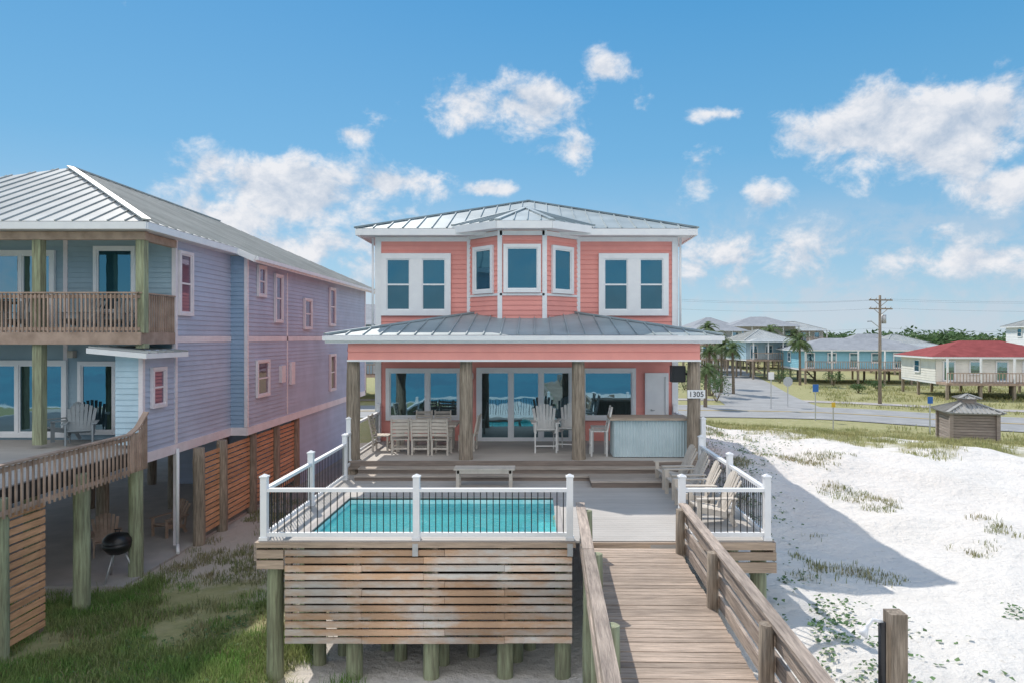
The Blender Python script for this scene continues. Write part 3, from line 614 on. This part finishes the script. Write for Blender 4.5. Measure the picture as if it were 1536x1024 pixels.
t.box(PTRIM,-10.43,-10.36,18.03,23.28,-3.35,-3.08); t.box(PTRIM,-9.88,-9.81,23.3,39.4,-3.35,-3.08); t.box(PTRIM,-10.4,-9.85,23.26,23.3,-3.35,-3.08)
t.box(PTRIM,-10.42,-10.365,19.75,23.27,-.17,.02); t.box(PTRIM,-9.87,-9.815,23.35,39.4,-.17,.02)
for x,y in((-10.41,19.7),(-10.41,18.05),(-9.86,23.3),(-9.86,39.4)): t.box(PTRIM,x-.06,x+.055,y-.045,y+.07,-3.07,2.8 if y>18.5 else -.4)
t.box(PTRIM,-13.6,-13.48,19.66,19.7,-2.85,2.8); t.box(PTRIM,-10.44,-10.34,19.68,19.76,-6,-3.3) 
t.box(PTRIM,-9.87,-9.815,27.0,27.1,-3.05,2.5); t.obj('trim',Gh)
r=M(); pt=.468
r.roof(ROOFG,[(-22.32,17.5,2.96),(-9.96,17.5,2.96),(-16.14,23.68,5.85)]); r.roof(ROOFG,[(-9.96,17.5,2.96),(-9.96,41,2.96),(-16.14,34.82,5.85),(-16.14,23.68,5.85)])
r.roof(ROOFG,[(-9.4,22.9,2.70),(-9.4,41,2.70),(-9.96,41,2.962),(-9.96,22.9,2.962)]); r.roof(ROOFG,[(-9.96,41,2.96),(-22.32,41,2.96),(-16.14,34.82,5.85)],ribs=False); r.roof(ROOFG,[(-22.32,41,2.96),(-22.32,17.5,2.96),(-16.14,23.68,5.85),(-16.14,34.82,5.85)])
r.beam(ROOFG,(-9.96,17.5,3.0),(-16.14,23.68,5.89),.2,.05); r.beam(ROOFG,(-16.14,34.82,5.89),(-16.14,23.68,5.89),.2,.05)
ro=r.obj('roof',Gh)
f=M(); f.box(WHITE,-22.3,-9.98,17.5,17.56,2.76,2.95); f.box(WHITE,-10.02,-9.96,17.56,22.9,2.76,2.95); f.box(WHITE,-9.46,-9.40,22.9,41,2.5,2.69); f.beam(WHITE,(-9.99,22.88,2.86),(-9.4,22.88,2.6),.05,.2); f.box(WHITE,-9.4,-9.28,22.9,41,2.56,2.68)
f.face(SOFFIT,[(-22.2,17.56,2.78),(-10.0,17.56,2.78),(-10.0,41,2.78),(-22.2,41,2.78)]); f.face(SOFFIT,[(-10,22.9,2.78),(-9.45,22.9,2.52),(-9.45,41,2.52),(-10,41,2.78)]); f.box(BROWNR,-20,-10.25,17.95,18.1,2.55,2.76); f.box(BROWNR,-10.5,-10.35,18.1,19.7,2.55,2.76); f.obj('fascia',ro)
for y,z,h_,ww in((20.2,.70,1.72,.62),): window(Gh,-10.38,y,z,ww,h_,rot=math.pi/2,gm=GLASSP,tm=PTRIM,cas=.09)
for y,z,h_,ww in((24.45,1.5,.95,.55),(26.05,.62,1.66,.6),(29.4,.4,1.15,.8),(32.95,.6,1.66,.75),(24.55,-2.05,1.15,.95),(33.0,-2.5,1.6,.75)): window(Gh,-9.83,y,z,ww,h_,rot=math.pi/2,gm=GLASSP,tm=PTRIM,cas=.09)
window(Gh,-10.38,18.75,-1.85,.55,.95,rot=math.pi/2,gm=GLASSP,tm=PTRIM,cas=.08)
q=M(); q.box(PTRIM,-9.84,-9.72,26.2,26.6,-1.75,-1.1); q.obj('meter_box',Gh); q=M(); q.box(PTRIM,-9.84,-9.74,27.3,27.7,-1.9,-1.0); q.obj('meter_box',Gh)
window(Gh,-14.8,19.68,.2,1.7,2.15,sp=(0,),hb=False,gm=GLASSL,name='sliding_door'); window(Gh,-12.1,19.68,.75,1.0,1.75,hb=False,cas=.1)
window(Gh,-14.6,19.68,-2.75,2.0,1.95,sp=(-.3,.35),hb=False,gm=GLASSL,name='sliding_door'); window(Gh,-12.6,19.68,-2.7,.9,1.9,hb=False,gm=GLASSL,cas=.1,name='door')
window(Gh,-17.8,19.68,-2.75,2.0,1.95,sp=(0,),hb=False,gm=GLASSL,name='sliding_door'); window(Gh,-18,19.68,.2,1.7,2.15,sp=(0,),hb=False,gm=GLASSL,name='sliding_door')
for x,z in((-11.25,2.45),(-15.9,2.45),(-13.3,-.5),(-16,-.6)): q=M(); q.box(TAN,x-.08,x+.08,19.5,19.68,z-.1,z+.1); q.obj('wall_lamp',Gh)
q=M(); 
y=17.95
while y<19.65: q.box(WOODX,-20,-10.42,y,y+.137,.06,.1); y+=.143
q.box(BROWNR,-20,-10.35,17.9,17.95,-.2,.12); q.box(BROWNR,-10.42,-10.37,17.95,19.7,-.2,.12); q.box(WOODX,-20,-10.45,18.0,19.6,-.18,.05); q.obj('balcony_floor',Gh)
def brail(par,a,c,z,h=1.05,bot=.0,mt=BROWNR,sp=.11,hw=.019):
    A_=Vector((*a,z));B_=Vector((*c,z));d=B_-A_;Ln=d.length;d.normalize();m=M()
    m.beam(mt,A_+V(0,0,h),B_+V(0,0,h),.14,.04); m.beam(mt,A_+V(0,0,h-.1),B_+V(0,0,h-.1),.04,.09); m.beam(mt,A_+V(0,0,bot+.1),B_+V(0,0,bot+.1),.04,.09)
    n=int(Ln/sp); o_=V(d.y,-d.x,0)*.035
    for i in range(n): q_=A_+d*(Ln*(i+.5)/n)+o_; m.box(mt,q_.x-hw,q_.x+hw,q_.y-hw,q_.y+hw,z+bot,z+h-.03)
    m.obj('railing',par)
brail(Gh,(-20,17.95),(-10.42,17.95),.1); brail(Gh,(-10.42,17.95),(-10.42,19.65),.1)
for x in(-10.42,-13.15,-15.9,-18.6):
    q=M(); q.box(POSTG,x-.11,x+.11,17.98,18.2,.1,2.6); q.obj('balcony_post',Gh); q=M(); q.box(POSTG,x-.12,x+.12,18.0,18.22,-2.85 if x<-11 else -.3,-.18); q.obj('porch_post',Gh)
q=M(); y=11.5
while y<19.65: q.box(DECKG,-20,-10.45,y,y+.137,-2.99,-2.95); y+=.143
q.box(GAPSHADE,-10.42,-10.38,11.5,18,-3.3,-2.97); q.box(WOODX,-20,-10.45,11.5,19.6,-3.3,-3.0); q.obj('deck_floor',Gh)  # rim blackened so the gaps between balusters look shaded
brail(Gh,(-10.12,11.5),(-10.12,17.0),-2.95,.52,-.5,sp=.15,hw=.018); q=M(); q.beam(BROWNR,(-10.12,17.0,-2.43),(-10.12,17.35,-2.3),.14,.04); q.beam(BROWNR,(-10.12,17.35,-2.3),(-10.12,17.75,-1.95),.14,.04)
for i in range(8): q.box(BROWNR,-10.11,-10.07,17.02+i*.095,17.06+i*.095,-3.4,-2.42+(.0 if i<3 else (i-3)*.09))
q.obj('railing',Gh)
lr=M(); lr.roof(ROOFG,[(-11.55,17.55,-.28),(-10.0,17.55,-.42),(-10.0,19.7,-.42),(-11.55,19.7,-.28)],.4); lo_=lr.obj('entry_roof',Gh)
lr=M(); lr.h8(WHITE,[(-11.55,17.55,-.42),(-10.0,17.55,-.56),(-10.0,19.68,-.56),(-11.55,19.68,-.42),(-11.55,17.55,-.285),(-10.0,17.55,-.425),(-10.0,19.68,-.425),(-11.55,19.68,-.285)]); lr.obj('fascia',lo_)
for x,y in [(-10.3,y) for y in(13.1,15.5,17.6)]+[(-10.05,y) for y in(20.4,21.9,24.2,26.4,28.6)]+[(x,y) for x in(-13,-16,-19) for y in(13.5,17.6,20.5,24.5,28.5)]:
    q=M(); q.log(POSTG if y<18 else WOODZ,x,y,-6.5,-3.1 if y<19.7 else -3.3,.17); q.obj('piling',Gh)
for a,c in((20.6,21.75),(22.1,24.05),(24.4,26.2),(26.6,28.45)):
    q=M(); z=-5.95
    while z<-3.5: q.box(SLATO,-10.08,-10.05,a,c,z,z+.12); z+=.165
    q.box(WOODZ,-10.12,-10.085,a,a+.09,-6,-3.4); q.box(WOODZ,-10.12,-10.085,c-.09,c,-6,-3.4); q.obj('slat_screen',Gh)
q=M(); z=-6.0
while z<-3.5: q.box(SLATO,-10.22,-10.19,11.5,14.2,z,z+.12); z+=.165
q.box(WOODZ,-10.26,-10.225,14.1,14.2,-6.1,-3.4); q.obj('slat_screen',Gh)
q=M(); q.cyl(WHITE,(-10.28,19.62,-3.2),(-10.28,19.62,-5.95),.045); q.cyl(WHITE,(-10.28,19.62,-5.95),(-10.1,19.3,-6.1),.045); q.obj('downspout',Gh)
# ---------------------------------------------------------------- kiosk
Kx=21.3
ki=thing('beach_kiosk','small louvred wooden kiosk with hipped roof on the dune','kiosk',(Kx,33.7,gz(Kx,33.7)-.05),-.25)
q=M()
for i in range(13): z=.02+i*.135; q.box(KIOSK,-.98-.01*(i%2),.98,-.98,.98,z-.12 if i==0 else z,z+.118)
q.box(BLACK,-.92,.92,-.92,.92,-.1,1.75); q.obj('wall',ki,world=False)
for x in(-1,1):
    for y in(-1,1): q=M(); q.box(KIOSK,x-.08,x+.08,y-.08,y+.08,-.2,1.78); q.obj('post',ki,world=False)
q=M(); hip(q,KROOF,-1.25,1.25,-1.25,1.25,1.76,.52,sp=.2); q.box(KROOF,-1.2,1.2,-1.2,1.2,1.7,1.755); rr=q.obj('roof',ki,world=False)
q=M(); q.box(KIOSK,-.32,.32,-.32,.32,2.05,2.38); hip(q,KROOF,-.48,.48,-.48,.48,2.38,.18,sp=.2); q.obj('cupola',rr,world=False)
# ---------------------------------------------------------------- background houses
def bghouse(label,x,y,w_,d_,zf,hw,rise,wm,rm,rot=0,nwin=5,levels=1,deck=True,ov=.6,wing=None):
    A=thing('beach_house',label,'house',(x,y,-6.2),rot,'houses across the road')
    q=M(); q.siding(wm,(-w_/2,-d_/2),(w_/2,-d_/2),zf,zf+hw,.25,.03); q.siding(wm,(w_/2,-d_/2),(w_/2,d_/2),zf,zf+hw,.25,.03); q.siding(wm,(-w_/2,d_/2),(-w_/2,-d_/2),zf,zf+hw,.25,.03); q.siding(wm,(w_/2,d_/2),(-w_/2,d_/2),zf,zf+hw,.25,.03); q.box(WHITE,-w_/2,w_/2,-d_/2,d_/2,zf-.25,zf); q.obj('wall',A,world=False)
    q=M(); hip(q,rm,-w_/2-ov,w_/2+ov,-d_/2-ov,d_/2+ov,zf+hw,rise,ribs=(rm==ROOFG)); q.box(WHITE,-w_/2-ov+.02,w_/2+ov-.02,-d_/2-ov+.02,d_/2+ov-.02,zf+hw-.2,zf+hw-.01); q.obj('roof',A,world=False)
    ORG[A.name]=(0,0,0)
    lh=hw/levels
    for l in range(levels):
        for i in range(nwin):
            xx=-w_/2+(i+.5)*w_/nwin; window(A,xx,-d_/2-.03,zf+l*lh+(.8 if i%2 else .1),1.0,1.2 if i%2 else 1.9,hb=False,cas=.1,gm=GLASSL,name='window' if i%2 else 'door')
        window(A,-w_/2-.03,0,zf+l*lh+.8,1.2,1.2,rot=-math.pi/2,cas=.1)
    n=max(3,int(w_/3))
    for i in range(n+1):
        for yy in((-d_/2-(2.2 if deck else -.2)),0,d_/2-.2):
            q=M(); q.box(WOODZ,-w_/2+.1+i*(w_-.2)/n-.12,-w_/2+.1+i*(w_-.2)/n+.12,yy-.12,yy+.12,-.3,zf-.2); q.obj('piling',A,world=False)
    if deck:
        q=M()
        for l in range(levels):
            z=zf+l*lh; q.box(BROWNR,-w_/2,w_/2,-d_/2-2.4,-d_/2-.04,z-.25,z-.02)
            q.box(BROWNR,-w_/2,w_/2,-d_/2-2.4,-d_/2-2.34,z+.92,z+1.0)
            for i in range(int(w_/.3)): q.box(BROWNR,-w_/2+i*.3,-w_/2+i*.3+.05,-d_/2-2.4,-d_/2-2.34,z,z+.9)
            for i in range(n+1): xx=-w_/2+.1+i*(w_-.2)/n; q.box(WHITE,xx-.08,xx+.08,-d_/2-2.35,-d_/2-2.2,z,z+lh-.1)
        q.obj('deck',A,world=False)
        if deck!=2: q=M(); hip(q,rm,-w_/2-ov-.1,w_/2+ov+.1,-d_/2-2.8,-d_/2+1.2,zf+hw-.25,.5,ribs=False); q.obj('porch_roof',A,world=False)
    q=M()
    for i in range(8): q.box(BROWNR,w_/2+.1+i*.3,w_/2+.42+i*.3,-d_/2-2,-d_/2-1,zf-.35-i*zf/9,zf-.28-i*zf/9)
    q.beam(BROWNR,(w_/2,-d_/2-2,zf+.8),(w_/2+2.6,-d_/2-2,.9),.06,.1); q.beam(BROWNR,(w_/2,-d_/2-2,zf-.4),(w_/2+2.6,-d_/2-2,.0),.06,.2); q.obj('stairs',A,world=False)
    return A
bghouse('cream white stilt house with red hip roof and long deck',47.5,73,12.5,8.5,1.7,2.5,1.6,CREAM,REDR,-.12,5,deck=2)
bghouse('long turquoise blue stilt house with grey roof and deck',44.5,96,17,9,2.0,2.5,1.5,BGBLUE,BGROOF,-.08,6,deck=2)
bghouse('low blue grey stilt house with pale metal roof',34.5,106,7,8,2.9,2.8,1.6,LBLUE,ROOFG,.1,3)
bghouse('tall tan three level house with grey roof',45,138,12,9,2.4,6.0,1.8,BGTAN,BGROOF,-.05,4,2)
bghouse('tall pale house with grey roof among trees',37,146,9,8,2.5,5.8,2,WHITE,BGROOF,.1,3,2)
bghouse('tan two level house with pale metal roof and decks',56,150,11,9,2.5,5.2,1.8,BGTAN,ROOFG,-.05,4,2)
bghouse('white two level stilt house with grey roof behind palms',31.5,122,8,8,2.5,4.9,1.6,WHITE,BGROOF,.1,3,2)
bghouse('white house with pale metal roof and balcony',80,104,11,9,3,4.8,2.0,WHITE,ROOFG,-.2,4,2)
bghouse('grey roofed cottage on low stilts beside the woods',68,140,12,8,2,2.6,2.2,BGTAN,BGROOF,0,4)
bghouse('white walled cottage with pale metal roof far inland',62,118,9,8,2.2,2.6,1.8,WHITE,ROOFG,.15,3)
bghouse('pale teal two level house on stilts',-17,72,11,9,2.6,5,2,LBLUE,BGROOF,.05,4,2)
bghouse('sand coloured stilt house with grey roof',-34,76,12,9,2.6,3,2,BGTAN,BGROOF,.05,4,1)
# ---------------------------------------------------------------- poles, wires, signs
def pole(x,y,h,lamp=False):
    A=thing('utility_pole','tall weathered wooden utility pole with crossarms and insulators','utility pole',(x,y,-6.2),.25,'utility poles along the road')
    q=M(); q.cyl(WOODZ,(0,0,-.2),(0,0,h),.17,.11,n=12); q.obj('pole',A,world=False)
    for z in(h-.5,h-1.3):
        q=M(); q.box(WOODZ,-1.25,1.25,-.17,-.06,z,z+.12); q.beam(WOODZ,(-.7,-.12,z),(0,-.1,z-.5),.04,.04); q.beam(WOODZ,(.7,-.12,z),(0,-.1,z-.5),.04,.04)
        for xx in(-1.1,-.5,.5,1.1): q.cyl(GALV,(xx,-.11,z+.12),(xx,-.11,z+.3),.04,.03,n=6)
        q.obj('crossarm',A,world=False)
    q=M(); q.cyl(GALV,(.35,-.1,h-2.6),(.35,-.1,h-1.8),.2,n=12); q.obj('transformer',A,world=False)
    if lamp:
        q=M(); q.beam(GALV,(0,0,h-3),(-1.2,-.3,h-2.4),.05,.05); q.beam(GALV,(-1.2,-.3,h-2.4),(-1.6,-.35,h-2.42),.16,.1); q.obj('street_lamp_arm',A,world=False)
    return A
pole(31.8,63,10,True); pole(-4,56,11.2); pole(78,52,11)
wr=thing('power_lines','thin black overhead power cables strung between wooden poles','power line',(20,60,3.5))
q=M()
for (a,c) in(((31.8,63,3.4),(-4,56,4.6)),((31.8,63,3.4),(78,52,4.4))):
    for o_,dz in((-1.1,0),(1.1,0),(0,-2.6),(-.6,-.8)):
        A_=V(a[0],a[1]+o_,a[2]+dz);B_=V(c[0],c[1]+o_,c[2]+dz); pr_=A_
        for i in range(1,13):
            t_=i/12; p=A_.lerp(B_,t_)-V(0,0,1)*(4*t_*(1-t_)*.9); q.cyl(BLACK,pr_,p,.005,n=4,caps=False); pr_=p
q.obj('cable',wr)
def sign(name,label,x,y,h,kind,mt,s_=.6):
    z=-6.2; A=thing(name,label,'sign',(x,y,z),.1)
    q=M(); q.box(GALV,-.035,.035,-.02,.02,-.2,h); q.obj('post',A,world=False)
    q=M()
    if kind=='oct':
        pts=[(s_/2*math.cos(math.pi/8+i*math.pi/4)*1.08,s_/2*math.sin(math.pi/8+i*math.pi/4)*1.08+h-s_/2) for i in range(8)]
        q.face(mt,[(p[0],-.03,p[1]) for p in pts]); q.face(GALV,[(p[0],-.028,p[1]) for p in pts][::-1])
    else: q.box(mt,-s_/2,s_/2,-.045,-.022,h-s_*1.25,h)
    q.obj('sign_face',A,world=False); return A
sign('road_sign','back of an octagonal grey road sign on a metal post',22.3,60.3,2.7,'oct',GALV,.85)
sign('road_sign','white rectangular road sign on metal post',20.2,58.5,3.2,'rect',WHITE,.5)
sign('road_sign','dark blue square sign high on a metal post',20.8,50.7,2.7,'rect',BLUES,.45)
sign('road_sign','small yellow marker sign on a slim metal post',19.2,44.0,2.0,'rect',YELS,.25)
sign('road_sign','blue rectangular sign on post beside the road',25.2,43.6,2.4,'rect',BLUES,.35)
# ---------------------------------------------------------------- vegetation
def palm(label,x,y,h,s_=1,seed=0):
    random.seed(seed); A=thing('palm_tree',label,'palm tree',(x,y,-6.2),rnd()*6,'palm trees by the houses')
    q=M(); lx=ru(-.25,.25)*h*.3; prev=V(0,0,-.2); 
    for i in range(1,9):
        t_=i/8; p=V(lx*t_*t_,0,h*t_); q.cyl(PALMT,prev,p+V(0,0,.02),.19-.06*(t_-.125),.17-.06*t_,n=9,caps=False); prev=p
    q.obj('trunk',A,world=False); q=M(); top=V(lx,0,h)
    for k in range(34):
        az=k*2.4; el=ru(-.5,1.3); Lf=ru(1.5,2.1)*s_; d=V(math.cos(az)*math.cos(el),math.sin(az)*math.cos(el),math.sin(el)); p=top.copy(); sd=V(-math.sin(az),math.cos(az),0); n=9
        for i in range(n):
            d2=(d+V(0,0,-.17*i)).normalized(); p2=p+d2*Lf/n; wd=.10*Lf*math.sin(math.pi*(i+1.2)/(n+1.5))*2.2+.04; q.beam(PALMF,p,p2,.025,.015)
            for s2 in(-1,1):
                tip=p2+sd*s2*wd+d2*.12-V(0,0,.12*wd*2); q.face(PALMF,[p,p.lerp(p2,.6),tip])
                tip=p2+sd*s2*wd*.9+d2*.2-V(0,0,.1*wd*2); q.face(PALMF,[p.lerp(p2,.5),p2,tip])
            p=p2
    q.obj('crown',A,world=False); return A
for i,(px,Y,zt,s_) in enumerate([(1064,72,-1.6,.8),(1082,76,-1.0,.85),(1100,74,-1.3,.8),(1072,84,.1,.9),(1058,60,-2.8,.75),(1200,88,-.5,1.15),(1153,120,1.2,1.4),(1060,110,1.2,1.2),(1190,130,.2,1.2)]):
    palm('green fan shaped palm beside the stilt houses',(px-803)*Y/1024,Y,zt+6.2,s_,i+3)
random.seed(9)
def leafcloud(m,mt,c,r,n,ls):
    for i in range(n):
        while True:
            p=V(ru(-1,1),ru(-1,1),ru(-1,1))
            if .35<p.length<1: break
        p=Vector((c[0]+p.x*r[0],c[1]+p.y*r[1],c[2]+p.z*r[2])); a=V(ru(-1,1),ru(-1,1),ru(-.6,.6)).normalized()*ls*ru(.6,1.3); b_=V(ru(-1,1),ru(-1,1),ru(-1,1)).normalized()*ls*ru(.5,1)
        m.face(mt,[p-a,p+b_*.6,p+a,p-b_*.6])
q=M()
for i in range(440):
    Y=ru(165,240); X=ru(50,190) if i%5<3 else ru(-160,60); h=ru(6.0,7.8)*(1 if X<95 else 1.08)
    for k in range(4): leafcloud(q,TREEF,(X+ru(-3,3),Y,-6.2+h*ru(.2,.8)),(ru(2.5,4.5),2.5,h*.30),24,.8)
    q.cyl(PALMT,(X,Y,-6.4),(X,Y,-6.2+h*.7),.2,.1,n=5,caps=False)
o_=q.obj('woodland'); o_['kind']='stuff'; o_['label']='far band of dark green coastal woodland'; o_['category']='woodland'
def shrub(x,y,r,h,label):
    A=thing('shrub',label,'shrub',(x,y,gz(x,y)),0,'shrubs by the road'); q=M()
    for i in range(7): q.cyl(PALMT,(0,0,-.1),(ru(-r,r)*.6,ru(-r,r)*.6,h*.7),.03,.012,n=5)
    q.obj('stem',A,world=False); q=M()
    for k in range(6): leafcloud(q,TREEF,(ru(-r,r)*.5,ru(-r,r)*.5,h*ru(.4,.7)),(r*.55,r*.55,h*.3),90,.11)
    q.obj('crown',A,world=False)
for (x,y,r,h) in((17.5,66,1.8,2.8),(16,70,2,3.4),(18.6,72,2,3.2),(17.5,80,1.8,3.4),(20.3,76,1.5,2.6),(33,92,1.8,2),(55,84,2,2.6),(38,87,1.5,2),(-13,63,1.5,2.2),(60,90,2.4,3),(20,88,1.6,2.2),(40,80,1.4,1.3),(36,76,1.2,1.1)): shrub(x,y,r,h,'rounded dark green shrub near the houses')
def tufts(name,label,mt,fn,n,bl,hh,wid,spread):
    vs=[];fs=[];c=0;tries=0
    while c<n and tries<n*14:
        tries+=1; r_=fn()
        if r_ is None: continue
        x,y,sc=r_; z=gz(x,y); c+=1
        for k in range(bl):
            bx=x+random.gauss(0,spread)*sc; by=y+random.gauss(0,spread)*sc; a=rnd()*6.283; h=hh*sc*ru(.5,1.15); ln=h*ru(.15,.9); wx=math.cos(a+1.57)*wid*ru(.6,1.3); wy=math.sin(a+1.57)*wid
            i=len(vs); mx_=bx+math.cos(a)*ln*.35; my=by+math.sin(a)*ln*.35
            vs+=[(bx-wx,by-wy,z-.04),(bx+wx,by+wy,z-.04),(mx_+wx*.7,my+wy*.7,z+h*.6),(mx_-wx*.7,my-wy*.7,z+h*.6),(bx+math.cos(a)*ln,by+math.sin(a)*ln,z+h)]
            fs+=[(i,i+1,i+2,i+3),(i+3,i+2,i+4)]
    me=bpy.data.meshes.new(name); me.from_pydata(vs,[],fs); me.materials.append(mt); o=bpy.data.objects.new(name,me); COL.objects.link(o); o.location=(0,0,C); o['kind']='stuff'; o['label']=label; o['category']='grass'; return o
def fl_():
    x=ru(-13,-3.2); y=ru(7.5,18); n=noise.noise(V(x*.45,y*.45,5))+.5*noise.noise(V(x*1.4,y*1.4,6))
    if y>16.5 and x<-10: return None
    if n+.38*sst(-4,-7.5,x)-.40*sst(13.5,18,y)<ru(-.05,.30): return None
    return x,y,ru(.45,1.1)*(1+.5*n)
tufts('grass','green grass growing in the sand between the houses',GRASSL,fl_,7000,12,.20,.007,.12)
def fl2():
    x=ru(-9.9,-4.6); y=ru(11,26); n=noise.noise(V(x*.7,y*.7,15))+.4*noise.noise(V(x*2,y*2,5))
    if n<.0: return None
    return x,y,ru(.4,1)
tufts('dry_grass','dry brown green weeds beside the pilings',GRASSD,fl2,1500,14,.19,.009,.16)
def fr_():
    if rnd()<.7: x=ru(5,30); y=ru(20,46)
    else: x=ru(12,32); y=ru(8,40)
    c=cover(x,y); n=noise.noise(V(x*.5,y*.5,9))+.4*noise.noise(V(x*1.7,y*1.7,4))
    if c*.9+n*.6<ru(.35,.85): return None
    if y+.6*x>59: return None
    return x,y,ru(.4,1.0)
tufts('dune_grass','yellow green dune grass along the crest of sand',GRASSR,fr_,7500,10,.25,.010,.19)
def fr2():
    x=ru(4.6,12); y=ru(14,40); n=noise.noise(V(x*.45,y*.45,19))+.4*noise.noise(V(x*1.9,y*1.9,14))
    if n+.25*math.exp(-((x-6.4)/1.5)**2)<.36: return None
    return x,y,ru(.4,.8)
tufts('dune_weed','low green weeds on the crest of the dune',GRASSD,fr2,600,10,.20,.010,.18)
def fx():
    x=ru(24,75); y=ru(40,85)
    if min((x-a)**2+(y-b)**2 for a,b in rd)<42: return None
    if abs(x-(21+(y-60)*.25))<6: return None
    return (x,y,ru(.6,1.3)) if noise.noise(V(x*.2,y*.2,1))>-.15 else None
tufts('verge_grass','pale green roadside grass around the stilt houses',GRASSR,fx,2000,8,.3,.03,.4)
q=M()
cent=[(5.0,12.6,.8),(5.6,11.3,.7),(4.9,10.6,.7),(4.6,9.4,.8),(5.2,8.4,.8),(4.9,14,.6),(5.2,17,.6),(6.4,21,.9),(7.2,25,1.2),(6.6,23,1.0),(8.3,27,1.2),(6.2,19,.7),(9.3,30,1.4),(7.5,32,1.4),(8.4,12,.25),(-3.2,10.6,.7),(-5.5,11.2,.9),(-6.5,10.2,.8),(-4.5,9.6,.8),(-7.5,13,.9),(-6,14.5,.8)]
for (cx,cy,r_) in cent:
    for i in range(int(330*r_)):
        x=random.gauss(cx,r_*.7); y=random.gauss(cy,r_*.9)
        if 4.35>x>-4.9 and y>12.2: continue
        if noise.noise(V(x*1.6,y*1.6,3))<-.02: continue
        z=gz(x,y)+ru(.0,.10); a=rnd()*6.28; s1=ru(.02,.05); dx=math.cos(a)*s1;dy=math.sin(a)*s1
        q.face(VINE,[(x-dx,y-dy,z),(x+dy,y-dx,z+ru(-.03,.03)),(x+dx,y+dy,z+ru(-.03,.04)),(x-dy,y+dx,z)])
o_=q.obj('ground_vine'); o_['kind']='stuff'; o_['label']='dark green creeping dune vine spreading on sand'; o_['category']='vine'
